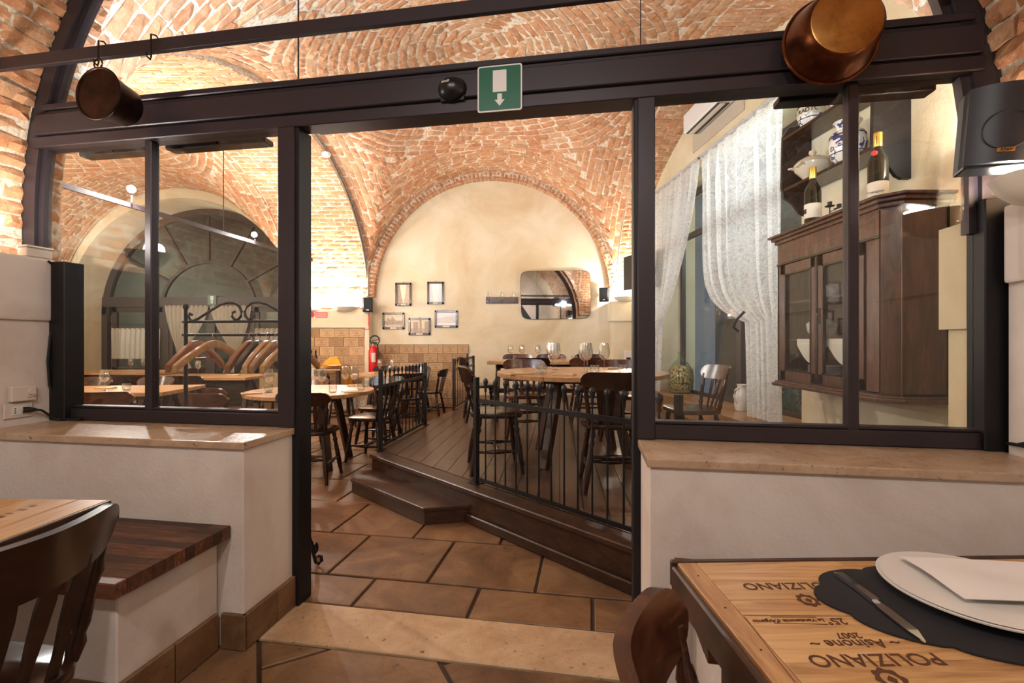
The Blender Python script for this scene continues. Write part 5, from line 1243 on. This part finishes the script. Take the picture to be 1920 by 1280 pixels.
def curtain(label, ya, yb, tie_y, tie_z, bot_a, bot_b, zb, near_edge_free, seed):
    """ya..yb along the rod; the free edge sweeps in to the tie, below it the cloth falls loose"""
    rn = random.Random(seed); ph = [rn.uniform(0, 6.28) for _ in range(4)]; nf = 9
    def fn(i, j):
        z = ROD - .024 - (ROD - .024 - zb) * j
        t = (ROD - z) / (ROD - tie_z)
        if z >= tie_z:
            k = max(0, min(1, t)); c0 = ya + (tie_y - .05 - ya) * (k ** 1.2 if not near_edge_free else k * 0 + (bot_a - ya) / (tie_y - ya + 1e-6) * k * 0); c1 = yb
            if near_edge_free:      # the near (low y) edge swings to the tie
                e0 = ya + (tie_y - .07 - ya) * (k ** 1.7 if k < 1 else 1); e1 = yb + (tie_y + .10 - yb) * k ** 6 * .75
            else:                   # the far edge swings to the tie
                e0 = ya + (tie_y - .35 - ya) * k ** 5 * .2; e1 = yb + (tie_y + .05 - yb) * (k ** 9)
            amp = .035 + .03 * (1 - k)
        else:
            k = (tie_z - z) / (tie_z - zb)
            if near_edge_free: f0, f1 = tie_y - .07, yb + (tie_y + .10 - yb) * .75
            else: f0, f1 = ya + (tie_y - .35 - ya) * .2, tie_y + .05
            e0, e1 = f0 + (bot_a - f0) * k ** .8, f1 + (bot_b - f1) * k ** .8; amp = .045
        y = e0 + (e1 - e0) * i
        amp *= .25 + .75 * min(1, j * 7); ru = .004 * math.sin(i * 120 + ph[3]) * max(0, 1 - j * 18)
        d = -.10 - amp * math.sin(i * nf * 2 * PI + ph[0] + 1.6 * math.sin(i * 5 + ph[2]) + .8 * math.sin(j * 3 + ph[1])) * (.65 + .35 * math.sin(i * 11 + ph[1])) - .012 * math.sin(i * 31 + ph[2]) - ru
        bow = 0.0
        return W(y, d, z)
    r = thing('damask_curtain', label, 'curtain', group='damask curtains')
    mb = MB(); mb.grid(fn, 110, 60); obj('cloth', mb, 'lacecur', r, smooth=True)
    obj('heading', MB().grid(lambda i, j: W(ya + (yb - ya) * i, -.10 + (.021 + .005 * math.sin(i * 190)) * math.cos(2 * PI * j), ROD + (.024 + .006 * math.sin(i * 190 + 1)) * math.sin(2 * PI * j)), 120, 10), 'lacecur', r, smooth=True)   # an open sleeve round the rod
    obj('tie_cord', MB().tube([W(tie_y - .09, -.17, tie_z + .10), W(tie_y - .03, -.22, tie_z + .02), W(tie_y + .05, -.21, tie_z - .06), W(tie_y + .08, -.14, tie_z - .10)], .014, 6), 'black' if not near_edge_free else 'cotton', r, smooth=True)
curtain('nearer damask curtain tied back with a black cord, beside the cupboard', 4.40, 6.00, 5.0, 1.46, 4.42, 5.0, .47, False, 2)
curtain('farther damask curtain swept back behind the demijohn', 6.045, 7.72, 7.32, 1.50, 7.36, 7.74, .47, True, 5)
d = thing('demijohn', 'green glass demijohn filled with corks on the oak ledge', 'demijohn', (2.60, 7.28, .460)); d.scale = (1.0, 1.0, 1.36)
lath('jar', [(0, 0), (.15, 0), (.185, .05), (.195, .16), (.18, .26), (.11, .34), (.05, .38), (.042, .40), (.042, .45), (.050, .455), (.050, .465), (.036, .465), (.036, .40), (.10, .335), (.172, .255), (.187, .16), (.177, .054), (.145, .008), (0, .008)], 'greeng', d, 28)
lath('cork_filling', [(0, .010), (.14, .010), (.170, .056), (.180, .16), (.165, .25), (.12, .30), (0, .315)], 'corks', d, 28)
v_ = thing('white_jug', 'white ceramic jug half hidden by the nearer curtain', 'jug', (2.64, 5.42, .460)); lath('body', [(0, 0), (.07, 0), (.085, .06), (.08, .16), (.055, .24), (.05, .28), (.06, .30), (.055, .30), (.045, .27), (0, .10)], 'porc', v_, 24); obj('handle', MB().tube([(-.05, -.02, .26), (-.10, -.04, .24), (-.12, -.05, .17), (-.08, -.03, .08)], .009, 6), 'porc', v_, smooth=True)

# air conditioner
r = thing('air_conditioner', 'white air conditioner high on the window wall', 'air conditioner')
def wbox(nm, y0, y1, z0, z1, d0, d1, mat, bev=0.0):
    vs = [W(y, d, z) for z in (z0, z1) for y, d in ((y0, d0), (y1, d0), (y1, d1), (y0, d1))]
    return obj(nm, MB().add(vs, [(3, 2, 1, 0), (4, 5, 6, 7), (0, 1, 5, 4), (1, 2, 6, 5), (2, 3, 7, 6), (3, 0, 4, 7)]), mat, r, bevel=bev)
wbox('case', 5.35, 6.25, 3.98, 4.24, -.22, -.014, 'white', .02); wbox('air_slot', 5.40, 6.20, 3.972, 3.982, -.20, -.06, 'ink'); wbox('flap', 5.40, 6.20, 3.965, 3.975, -.17, -.11, 'whitep'); wbox('backing_panel', 5.2, 6.42, 3.80, 4.25, -.013, -.002, 'grey')

# wall television seen edge on, small sensor
r = thing('wall_screen', 'black screen on a wall arm, seen edge-on at the door post', 'television', (2.02, 7.55, 2.38)); r.rotation_euler = (0, 0, math.radians(-72))
obj('panel', MB().box(-.40, .40, -.03, 0, -.28, .28), 'blackp', r, bevel=.006); obj('housing', MB().box(-.30, .30, 0, .05, -.22, .20), 'blackp', r, bevel=.01); obj('wall_arm', MB().box(-.04, .04, .05, .30, -.05, .05), 'black', r)

# ------------------------------------------------------------------ glazed cupboard
CX, CY0, CY1, CZ0, CZ1 = 2.30, 2.87, 4.09, .90, 2.10
cu = thing('display_cupboard', 'dark walnut wall cupboard with two glazed doors behind the right panes', 'cupboard')
cxb = 2.66
obj('back_panel', MB().box(cxb - .02, cxb, CY0, CY1, CZ0, CZ1), 'cupb', cu); obj('side_panel', MB().prism([(CX + .07, CY0 - .0), (CX + .07, CY0 + .02), (cxb, CY0 + .02), (cxb, CY0)], CZ0, CZ1), 'cupb', cu); obj('side_panel', MB().box(CX, cxb, CY1 - .02, CY1, CZ0, CZ1), 'cupb', cu)
obj('corner_post', MB().prism([(CX, CY0 + .08), (CX + .075, CY0), (CX + .095, CY0 + .02), (CX + .022, CY0 + .095)], CZ0, CZ1), 'cupb', cu, bevel=.003)
obj('base_board', MB().prism([(CX, CY0 + .08), (CX + .075, CY0), (cxb, CY0), (cxb, CY1), (CX, CY1)], CZ0, CZ0 + .03), 'cupb', cu); obj('top_board', MB().prism([(CX, CY0 + .08), (CX + .075, CY0), (cxb, CY0), (cxb, CY1), (CX, CY1)], CZ1 - .03, CZ1), 'cupb', cu)
def ogee(z, o, h, nm): obj(nm, MB().prism([(CX - o, CY0 + .08 - o * .4), (CX + .075 - o * .4, CY0 - o), (cxb, CY0 - o), (cxb, CY1 + o), (CX - o, CY1 + o)], z, z + h), 'cupb', cu, bevel=min(.008, h * .35), seg=2)
ogee(CZ0 - .03, .035, .03, 'plinth_moulding'); ogee(CZ0 - .005, .018, .02, 'plinth_moulding'); ogee(CZ1 - .02, .02, .03, 'cornice'); ogee(CZ1 + .01, .04, .025, 'cornice'); ogee(CZ1 + .035, .06, .02, 'cornice')
obj('frieze', MB().box(CX - .001, CX + .025, CY0 + .09, CY1, CZ1 - .20, CZ1 - .02), 'cupb', cu); obj('frieze_bead', MB().box(CX - .012, CX + .01, CY0 + .085, CY1, CZ1 - .205, CZ1 - .185), 'chair', cu, bevel=.004)
obj('stile', MB().box(CX, CX + .025, CY0 + .09, CY0 + .20, CZ0 + .02, CZ1 - .2), 'cupb', cu); obj('stile', MB().box(CX, CX + .025, CY1 - .06, CY1, CZ0 + .02, CZ1 - .2), 'cupb', cu)
DZ0, DZ1 = CZ0 + .03, CZ1 - .21; ym = (CY0 + .20 + CY1 - .06) / 2
for y0, y1, nm in ((CY0 + .205, ym - .004, 'near'), (ym + .004, CY1 - .065, 'far')):
    dr = obj('door', MB().box(CX - .012, CX + .014, y0, y0 + .065, DZ0, DZ1).box(CX - .012, CX + .014, y1 - .065, y1, DZ0, DZ1).box(CX - .012, CX + .014, y0, y1, DZ0, DZ0 + .075).box(CX - .012, CX + .014, y0, y1, DZ1 - .075, DZ1), 'cupb', cu)
    obj('pane', MB().box(CX, CX + .004, y0 + .06, y1 - .06, DZ0 + .07, DZ1 - .07), 'pane', dr)
    for a_ in ((y0 + .062, y0 + .075, DZ0 + .072, DZ1 - .072), (y1 - .075, y1 - .062, DZ0 + .072, DZ1 - .072), (y0 + .062, y1 - .062, DZ0 + .072, DZ0 + .085), (y0 + .062, y1 - .062, DZ1 - .085, DZ1 - .072)): obj('glazing_bead', MB().box(CX - .016, CX - .004, *a_), 'chair', dr)
    if nm == 'near': obj('lock_plate', MB().box(CX - .016, CX - .012, y1 - .040, y1 - .018, 1.38, 1.50), 'black', dr); obj('key', MB().cyl((CX - .03, y1 - .03, 1.45), (CX - .012, y1 - .03, 1.45), .005, 8), 'brass', dr)
obj('astragal', MB().box(CX - .02, CX + .0, ym - .014, ym + .014, DZ0, DZ1), 'chair', cu, bevel=.004)
for z in (1.27, 1.58): obj('shelf', MB().box(CX + .03, cxb - .02, CY0 + .1, CY1 - .03, z - .012, z), 'cupb', cu)
obj('lace_edging', MB().grid(lambda i, j: (CX + .028, CY0 + .24 + .75 * i, 1.27 - (.05 + .14 * abs(math.sin(i * PI * 2))) * j), 40, 4), 'cotton', cu)
for k, y in enumerate((3.22, 3.72)):
    for s in range(9):
        o = thing('stacked_plate', '%s plate of the %s stack at the bottom of the cupboard' % (('lowest', 'second', 'third', 'fourth', 'fifth', 'sixth', 'seventh', 'eighth', 'topmost')[s], ('nearer', 'farther')[k]), 'plate', (2.475, y, .933 + s * .014), 0, 'plate stacks in the cupboard')
        if s == 0 and k == 0: DISH = MB().lathe([(0, 0), (.07, 0), (.125, .012), (.125, .016), (.068, .005), (0, .005)], 24).mesh('dish', 'porc', True)
        obj('dish', DISH, None, o)
for k, (y, z, lab) in enumerate(((3.2, 1.272, 'white tureen on the middle shelf, nearer glass door'), (3.75, 1.272, 'white bowl on the middle shelf, farther glass door'), (3.3, 1.582, 'white cup on the upper shelf, nearer glass door'), (3.7, 1.582, 'white cup on the upper shelf, farther glass door'))):
    o = thing('china_bowl', lab, 'bowl', (2.46, y, z), 0, 'china in the cupboard'); s_ = 1.0 if k < 2 else .6
    lath('body', [(0, 0), (.05 * s_, 0), (.10 * s_, .06 * s_), (.11 * s_, .12 * s_), (.105 * s_, .12 * s_), (.09 * s_, .06 * s_), (0, .02)], 'porc', o, 24); lath('lid', [(.11 * s_, .12 * s_), (.07 * s_, .15 * s_), (.015, .16 * s_), (.015, .18 * s_), (0, .185 * s_)], 'porc', o, 24)

# bottles and small things on the cupboard
CT_ = CZ1 + .056
b1 = bottle('champagne_bottle', 'champagne bottle with gold neck foil on the far end of the cupboard', (2.33, 3.66, CT_), .44, .058, cap='gold', group='champagne bottles on the cupboard', labz=(.10, .34)); b2 = bottle('champagne_bottle', 'champagne bottle with red seal and long gold foil on the near end of the cupboard', (2.37, 3.06, CT_), .44, .056, cap='gold', group='champagne bottles on the cupboard', labz=(.06, .26))
text('lettering', 'CHANDON', .018, 'ink', b2, Matrix.Translation((-.045, -.037, .05)) @ Matrix.Rotation(math.radians(-50), 4, 'Z') @ XZ); text('lettering', 'MOET', .02, 'ink', b2, Matrix.Translation((-.018, -.018, .39)) @ Matrix.Rotation(math.radians(-45), 4, 'Z') @ Matrix.Rotation(PI / 2, 4, 'X') @ Matrix.Rotation(PI / 2, 4, 'Z'))
obj('crest', MB().box(-.062, -.0595, -.014, .014, .08, .115), 'ink', b1); obj('seal', MB().turn((-.045, -.03, .30), (-.055, -.036, .30), [(0, .018), (1, .016)], 12), 'signred', b2)
r = thing('candle_holder', 'black iron candle holder with two cups on the cupboard', 'candle holder', (2.36, 3.45, CT_))
for y, h in ((.06, .10), (-.04, .055)): obj('cup', MB().turn((0, y, h), (0, y, h + .03), [(0, .014), (1, .016)], 12), 'black', r); obj('drip_pan', MB().turn((0, y, h - .004), (0, y, h), [(0, .03), (1, .034)], 16), 'black', r); obj('stem', MB().cyl((0, y, .0), (0, y, h), .005, 6), 'black', r)
obj('foot', MB().box(-.03, .03, -.07, .09, 0, .006), 'black', r)
r = thing('flat_book', 'flat grey book lying on the cupboard beside the candle holder', 'book', (2.36, 3.27, CT_)); obj('cover', MB().box(-.09, .09, -.1, .1, 0, .004), 'black', r); obj('pages', MB().box(-.085, .085, -.095, .095, .004, .018), 'label', r); obj('cover', MB().box(-.09, .09, -.1, .1, .018, .022), 'greyp', r)

# black wall shelf above with ceramics
r = thing('wall_shelf', 'black two tier wall shelf with curved end brackets above the cupboard', 'shelf')
SX0, SY0, SY1 = 2.42, 3.22, 4.20
prof = [(0, 2.36), (0, 3.15), (.12, 3.15), (.20, 3.13), (.25, 3.06), (.26, 2.60), (.24, 2.52), (.16, 2.46), (.10, 2.38), (.06, 2.36)]
for y in (SY0, SY1 - .03):
    vs = []; xb = wallX(y) - .003
    mb = MB(); n = len(prof); mb.add([(xb - a_, y, z) for a_, z in prof] + [(xb - a_, y + .03, z) for a_, z in prof], [tuple(range(n)), tuple(range(2 * n - 1, n - 1, -1))] + [(i, n + i, n + (i + 1) % n, (i + 1) % n) for i in range(n)]); obj('end_bracket', mb, 'black', r)
for z in (2.57, 3.02): obj('shelf_board', MB().prism([(wallX(SY0) - .25, SY0 + .03), (wallX(SY0) - .005, SY0 + .03), (wallX(SY1) - .005, SY1 - .03), (wallX(SY1) - .25, SY1 - .03)], z, z + .025), 'chair', r, bevel=.002)
o = thing('soup_tureen', 'cream stoneware tureen with a knob lid on the lower shelf', 'tureen', (2.50, 3.93, 2.597)); lath('body', [(0, 0), (.07, 0), (.075, .02), (.13, .08), (.14, .12), (.135, .125), (0, .11)], 'cream', o, 28); lath('lid', [(.142, .122), (.12, .15), (.07, .18), (.02, .192), (.018, .205), (.03, .215), (.026, .235), (0, .24)], 'cream', o, 28)
for a_ in (-1, 1): obj('handle', MB().tube([(-.10, a_ * .07, .10), (-.15, a_ * .085, .115), (-.155, a_ * .03, .10), (-.12, a_ * .02, .09)], .008, 6), 'cream', o, smooth=True)
def jar(label, loc, s, neck=True, lettering=None):
    o = thing('ceramic_jar', label, 'jar', loc, 0, 'blue painted ceramic jars'); lath('body', [(0, 0), (.06 * s, 0), (.085 * s, .03 * s), (.10 * s, .10 * s), (.085 * s, .17 * s), (.055 * s, .19 * s), (.06 * s, .215 * s), (.075 * s, .24 * s), (.07 * s, .24 * s), (.05 * s, .20 * s), (0, .15 * s)], 'ceramic', o, 28)
    for z, rr_ in ((.045, .0905), (.15, .093)): lath('painted_band', [(rr_ * s, z * s), (rr_ * s + .0015, z * s + .001), ((rr_ - .0005) * s + .0015, z * s + .006), ((rr_ - .001) * s, z * s + .007)], 'ink', o, 28)
    if lettering:
        lath('pale_band', [(.0945 * s, .07 * s), (.1005 * s, .085 * s), (.1012 * s, .10 * s), (.0995 * s, .115 * s), (.094 * s, .135 * s)], 'cream', o, 28)
        for k, ch in enumerate(lettering):
            a_ = math.radians(215 + (k - len(lettering) / 2) * 17); text('lettering', ch, .045 * s, 'ink', o, Matrix.Translation((.103 * s * math.cos(a_), .103 * s * math.sin(a_), .10 * s)) @ Matrix.Rotation(a_ + PI / 2, 4, 'Z') @ XZ, bold=.0005)
    return o
jar('blue and white jar with a flared neck on the lower shelf', (2.52, 3.55, 2.597), 1.25); jar('lettered jar at the far end of the upper shelf', (2.50, 3.95, 3.047), 1.05, lettering='V.RADIC'); jar('pale lettered jar in the middle of the upper shelf', (2.52, 3.60, 3.047), 1.15, lettering='eradomij')

# ------------------------------------------------------------------ glazed entrance in the left bay
YG = 9.66
ent = thing('door_1', 'dark arched glazed entrance with cafe curtains in the left bay', 'entrance', kind='structure')
def eb(nm, x0, x1, z0, z1, mat='doorw', d=.05): return obj(nm, MB().box(x0, x1, YG - d, YG + d, z0, z1), mat, ent)
ZTn = 1.95
eb('transom', LX - 2.12, LX + 2.12, ZTn, ZTn + .20, d=.07); 
DX = [(-8.15, -7.10), (-7.00, -6.15), (-6.15, -5.35), (-5.25, -4.20)]
for x in (-8.30, -7.05, -5.30, -4.12): eb('post', x - .06, x + .06, 0, ZTn)
obj('arch_frame', arcband(LX, YG - .05, YG + .05, LZ, 2.02, 2.16), 'doorw', ent); obj('inner_arch', arcband(LX, YG - .03, YG + .03, LZ + .12, .92, .98), 'doorw', ent)
for a_ in (35, 63, 90, 117, 145): c_, s_ = math.cos(math.radians(a_)), math.sin(math.radians(a_)); obj('radial_bar', MB().quadbar([(LX + .95 * c_, YG, LZ + .12 + .95 * s_), (LX + 2.08 * c_, YG, LZ + 2.08 * s_)], (-s_, 0, c_), (0, 1, 0), .045, .05), 'doorw', ent)
n = 40; poly = [(LX + 2.05 * math.cos(PI * i / n), LZ + 2.05 * math.sin(PI * i / n)) for i in range(n + 1)]; mb = MB(); mb.M = Matrix.Translation((0, YG, 0)) @ XZ; mb.prism(poly, -.003, .003); obj('fanlight_pane', mb, 'pane', ent)
for k, (x0, x1) in enumerate(DX):
    lo = .72 if k in (0, 3) else .35
    dr = obj('door_leaf', MB().box(x0, x0 + .09, YG - .03, YG + .03, 0, ZTn).box(x1 - .09, x1, YG - .03, YG + .03, 0, ZTn).box(x0, x1, YG - .03, YG + .03, ZTn - .1, ZTn).box(x0, x1, YG - .03, YG + .03, lo - .10, lo).box(x0, x1, YG - .03, YG + .03, 0, .1), 'doorw', ent)
    obj('pane', MB().box(x0 + .08, x1 - .08, YG - .003, YG + .003, lo, ZTn - .08), 'pane', dr); obj('lower_panel', MB().box(x0 + .08, x1 - .08, YG - .012, YG + .012, .1, lo - .08), 'panelw' if k in (0, 3) else 'doorw', dr)
def cafe(label, x0, x1, z0, z1, tie=None, seed=0):
    def fn(i, j):
        z = z1 + (z0 - z1) * j; a_, b_ = x0, x1
        if tie is not None:
            tx, tz = tie; k = min(1, (z1 - z) / (z1 - tz)); m = 1 if z >= tz else 1 - .45 * (tz - z) / (tz - z0)
            a_ = x0 + (tx - .06 - x0) * (k ** 1.6 * m); b_ = x1 + (tx + .06 - x1) * (k ** 1.6 * m)
        return (a_ + (b_ - a_) * i, YG - .09 - .018 * math.sin(i * 60 + seed + 1.5 * math.sin(j * 2)), z)
    r = thing('cafe_curtain', label, 'curtain', group='entrance curtains'); mb = MB(); mb.grid(fn, 90, 24); obj('cloth', mb, 'cafe', r, smooth=True); obj('rod', MB().cyl((x0 - .012, YG - .085, z1 - .01), (x1 + .012, YG - .085, z1 - .01), .007, 6), 'brass', r)
cafe('short white curtain on the leftmost entrance leaf', -8.10, -7.14, .90, 1.52, None, 1); cafe('long white curtain tied in, left of the entrance middle', -7.02, -6.16, .62, 1.98, (-6.72, 1.03), 2); cafe('long white curtain tied in, right of the entrance middle', -6.12, -5.28, .62, 1.98, (-5.60, 1.03), 3); cafe('short white curtain on the rightmost entrance leaf', -5.22, -4.24, .90, 1.52, None, 4)
r = thing('exit_sign', 'small green exit sign above the far entrance doors', 'sign', (-6.08, YG - .075, 2.09)); obj('plate', MB().box(-.09, .09, -.012, 0, -.10, .10), 'green', r, bevel=.004); obj('door_symbol', MB().box(-.03, .03, -.014, -.012, -.01, .08), 'white', r); obj('arrow', MB().prism([(-.02, -.014), (.02, -.014), (.02, -.012), (-.02, -.012)], -.07, -.02), 'white', r)
# lantern outside the entrance, shrubs in the court
r = thing('hanging_lantern', 'glowing lantern hanging outside the arched entrance', 'lantern', (-9.02, 10.7, 2.84)); lath('globe', [(0, -.12), (.10, -.10), (.14, .02), (.12, .12), (.05, .16), (0, .17)], 'lantern', r, 12)
for k in range(6): a_ = k * PI / 3; obj('rib', MB().tube([(.10 * math.cos(a_), .10 * math.sin(a_), -.11), (.146 * math.cos(a_), .146 * math.sin(a_), .02), (.05 * math.cos(a_), .05 * math.sin(a_), .165)], .006, 5), 'black', r)
obj('cap', MB().turn((0, 0, .16), (0, 0, .24), [(0, .08), (1, .01)], 10), 'black', r); obj('chain', MB().cyl((0, 0, .24), (0, 0, 2.47), .006, 6), 'black', r)
lamp('lantern_light', (0, 0, -.25), 30, (1, .9, .75), .08, parent=r)
for k, (x, y, s_) in enumerate(((-7.8, 11.3, .95), (-6.4, 11.2, 1.0), (-5.0, 11.3, .95))):
    mb = MB(); rn = random.Random(50 + k)
    for i in range(260):
        a_, b_ = rn.uniform(0, 2 * PI), rn.uniform(-.2, 1.5); R = .6 * s_ * rn.uniform(.6, 1.05); c = Vector((R * math.cos(a_) * math.cos(b_), R * math.sin(a_) * math.cos(b_) * .7, R * math.sin(b_) * 1.5 + .5)); t = Vector((rn.uniform(-1, 1), rn.uniform(-1, 1), rn.uniform(-1, 1))).normalized(); q = t.cross(Vector((.3, .5, .8))).normalized()
        mb.add([c, c + t * .06 + q * .03, c + t * .12, c + t * .06 - q * .03], [(0, 1, 2, 3)])
    mb.cyl((0, 0, 0), (0, 0, .7), .02, 5)
    obj('court_shrub', mb, 'leaf', None, (x, y, 0), label='green shrub in the court behind the entrance, %s' % ('by the leftmost leaf', 'in the middle', 'by the rightmost leaf')[k], cat='shrub', group='shrubs in the court')

# ------------------------------------------------------------------ coat rack with hangers, just behind the left glass
VK = 2.42; U0, U1 = -2.345, -1.59
r = thing('coat_rack', 'black wrought iron coat rack with scroll top behind the left window', 'coat rack', (0, 0, 0), RA)
for u in (U0, U1):
    obj('post', MB().cyl((u, VK, .05), (u, VK, 1.44), .011, 8), 'black', r, smooth=True); obj('finial', MB().turn((u, VK, 1.435), (u, VK, 1.475), [(0, .010), (.4, .017), (.8, .014), (1, .002)], 10), 'black', r, smooth=True)
    pts = []
    for sgn in (-1, 1):
        base = [(u, VK, .20), (u, VK + sgn * .10, .14), (u, VK + sgn * .17, .06), (u, VK + sgn * .20, .012)] + [(u, VK + sgn * (.215 + .03 * math.sin(t)), .04 - .028 * math.cos(t)) for t in (.6, 1.4, 2.2, 3.0, 3.8, 4.6)]
        if u == U1: base = [(p_[0], VK + (p_[1] - VK) * .55, p_[2]) for p_ in base]
        obj('scroll_foot', MB().tube(base, .009, 6), 'black', r, smooth=True)
obj('scroll_foot', MB().tube([(U1, VK, .20), (U1 + .035, VK, .15), (U1 + .06, VK, .07), (U1 + .075, VK, .02), (U1 + .095, VK, .012), (U1 + .112, VK, .03), (U1 + .108, VK, .055), (U1 + .092, VK, .055)], .009, 6), 'black', r, smooth=True)
for z in (1.365, 1.288): obj('cross_bar', MB().cyl((U0 - .02, VK, z), (U1 + .02, VK, z), .008, 8), 'black', r, smooth=True)
obj('low_bar', MB().cyl((U0, VK, .20), (U1, VK, .20), .008, 8), 'black', r)
um = (U0 + U1) / 2
for sgn in (-1, 1):
    def sp(t): return None
    outer = [(um + sgn * x, VK, z) for x, z in ((.335, 1.405), (.352, 1.415), (.36, 1.40), (.35, 1.378), (.325, 1.372), (.29, 1.385), (.22, 1.425), (.15, 1.462), (.10, 1.474), (.055, 1.470), (.025, 1.45), (.010, 1.42), (.014, 1.395), (.034, 1.376), (.058, 1.378), (.072, 1.395), (.068, 1.416), (.052, 1.422))]
    obj('scroll', MB().tube(outer, .0075, 6), 'black', r, smooth=True)
def hanger_obj(label, u, yaw, mat, w=.22, tilt=0.0, bar=False):
    o = thing('coat_hanger', label, 'hanger', A(u, VK, 1.286), RA + yaw, 'coat hangers on the rack')
    # local x = along the shoulders
    pts = [(-w, 0, -.145), (-w * .75, 0, -.105), (-w * .4, 0, -.06), (-w * .18, 0, -.035), (0, 0, -.026), (w * .18, 0, -.035), (w * .4, 0, -.06), (w * .75, 0, -.105), (w, 0, -.145)]
    pts = [(p_[0], p_[1], p_[2] * 1.15 - .018) for p_ in pts]
    for q, half in enumerate((pts[:5], pts[4:])): obj('shoulder', MB().quadbar(half, (0, 1, 0), (0, 0, 1), .030, .042), mat, o, bevel=.005, seg=2, smooth=True)
    hk = obj('hook', MB().tube([(0, 0, -.05), (.004, 0, -.03), (.0125, 0, -.016), (.0145, 0, 0), (.0103, 0, .0103), (0, 0, .0145), (-.0103, 0, .0103), (-.0145, 0, 0), (-.0125, 0, -.009)], .0025, 6), 'chrome', o, smooth=True); hk.rotation_euler.z = PI / 2 - yaw   # swivelled across the bar
    if bar: obj('trouser_bar', MB().cyl((-w * .8, 0, -.135), (w * .8, 0, -.135), .006, 8), mat, o)
    return o
hanger_obj('cherry wood hanger nearest the left rack post', -2.27, math.radians(96), 'hang2', bar=True); hanger_obj('broad beech hanger second from the left rack post', -2.155, math.radians(82), 'hang1', .24)
hanger_obj('dark cherry hanger in the middle of the rack', -1.92, math.radians(95), 'hang2', .2); hanger_obj('black plastic hanger in the middle of the rack', -1.87, math.radians(97), 'blackp', .2)
hanger_obj('beech hanger right of the black one', -1.81, math.radians(97), 'hang1', .22); hanger_obj('pale wood hanger on the rack beside two beech ones', -1.755, math.radians(93), 'ledge', .22); hanger_obj('rightmost beech hanger with a trouser bar, near the door post', -1.66, math.radians(84), 'hang1', .22, bar=True)

# ------------------------------------------------------------------ added fill lamps, unseen behind the viewer, brighten the near room
for k, (u, v, z, pw, lab) in enumerate(((-1.0, -.6, 2.9, 19, 'added fill pendant, unseen behind the viewer, left'), (-.1, -.6, 2.9, 18, 'added fill pendant, unseen behind the viewer, right'))):
    r = thing('fill_pendant', lab, 'lamp', A(u, v, z), 0, 'added fill pendants behind the viewer'); lath('shade', [(.03, .12), (.06, .10), (.16, .0), (.155, .0), (.055, .095), (.02, .11)], 'copper', r, 24); obj('cord', MB().cyl((0, 0, .12), (0, 0, .65), .004, 6), 'rubber', r); lath('bulb', [(0, -.02), (.025, 0), (.02, .05), (0, .07)], 'bulb', r, 12)
    lamp('fill_light', (0, 0, -.04), pw, radius=.06, parent=r)

# ------------------------------------------------------------------ small fittings of the far room
def on_vault(x, y, bay):                                     # where the sight line through a pixel meets a vault
    Y = 3.0
    while Y < 8.8:
        q = px(x, y, Y)
        if bay.xl < q.x < bay.xr and q.z >= bay.z(q.x, q.y): return q
        Y += .01
    return px(x, y, 6.5)
q = on_vault(612, 288, BAY_R); p, u, v, n = BAY_R.frame(q.x, q.y, (1, 0))
r = thing('smoke_detector', 'small white smoke detector on the brick vault above the pier', 'detector', q); r.rotation_euler = n.to_track_quat('Z', 'Y').to_euler()
lath('case', [(0, 0), (.06, 0), (.06, .02), (.045, .035), (0, .038)], 'white', r, 20); lath('ring', [(.03, .036), (.034, .042), (.026, .042)], 'whitep', r, 16)
r = thing('wall_box', 'small white control box on the pilaster beside the far table', 'control box', (2.12, 8.62, .96)); obj('case', MB().box(-.07, .07, -.03, 0, -.12, .12), 'white', r, bevel=.004); obj('label', MB().box(-.04, .04, -.032, -.03, -.08, 0), 'ink', r)
# flood lamps fixed behind the lintel, shining up into the far room
for k, (xa, xb, pw, lab) in enumerate(((160, 282, 42, 'black flood lamp bar behind the lintel over the left pane'), (320, 505, 42, 'black flood lamp bar behind the lintel over the coat rack'), (1455, 1745, 24, 'black flood lamp bar behind the lintel over the cupboard panes'))):
    ua, ub = uv0(xa, 2.17), uv0(xb, 2.17); c = A((ua + ub) / 2, 2.17, 2.268); w2 = (ub - ua) / 2
    r = thing('flood_lamp', lab, 'flood lamp', c, RA, 'flood lamps behind the lintel')
    obj('housing', MB().box(-w2, w2, -.035, .035, -.016, .012), 'blackp', r, bevel=.004); obj('lens', MB().box(-w2 + .02, w2 - .02, .0355, .037, -.010, .008), 'bulb', r); obj('arm', MB().box(-.02, .02, -.045, -.03, -.01, .08), 'black', r)
    l = lamp('flood_light', (0, .06, .03), pw, (.78, .93, 1.15), radius=.08, parent=r, typ='SPOT', spot=2.7, blend=.9); l.rotation_euler = Vector((.3 if k < 2 else -.45, 1, .85)).to_track_quat('-Z', 'Y').to_euler()
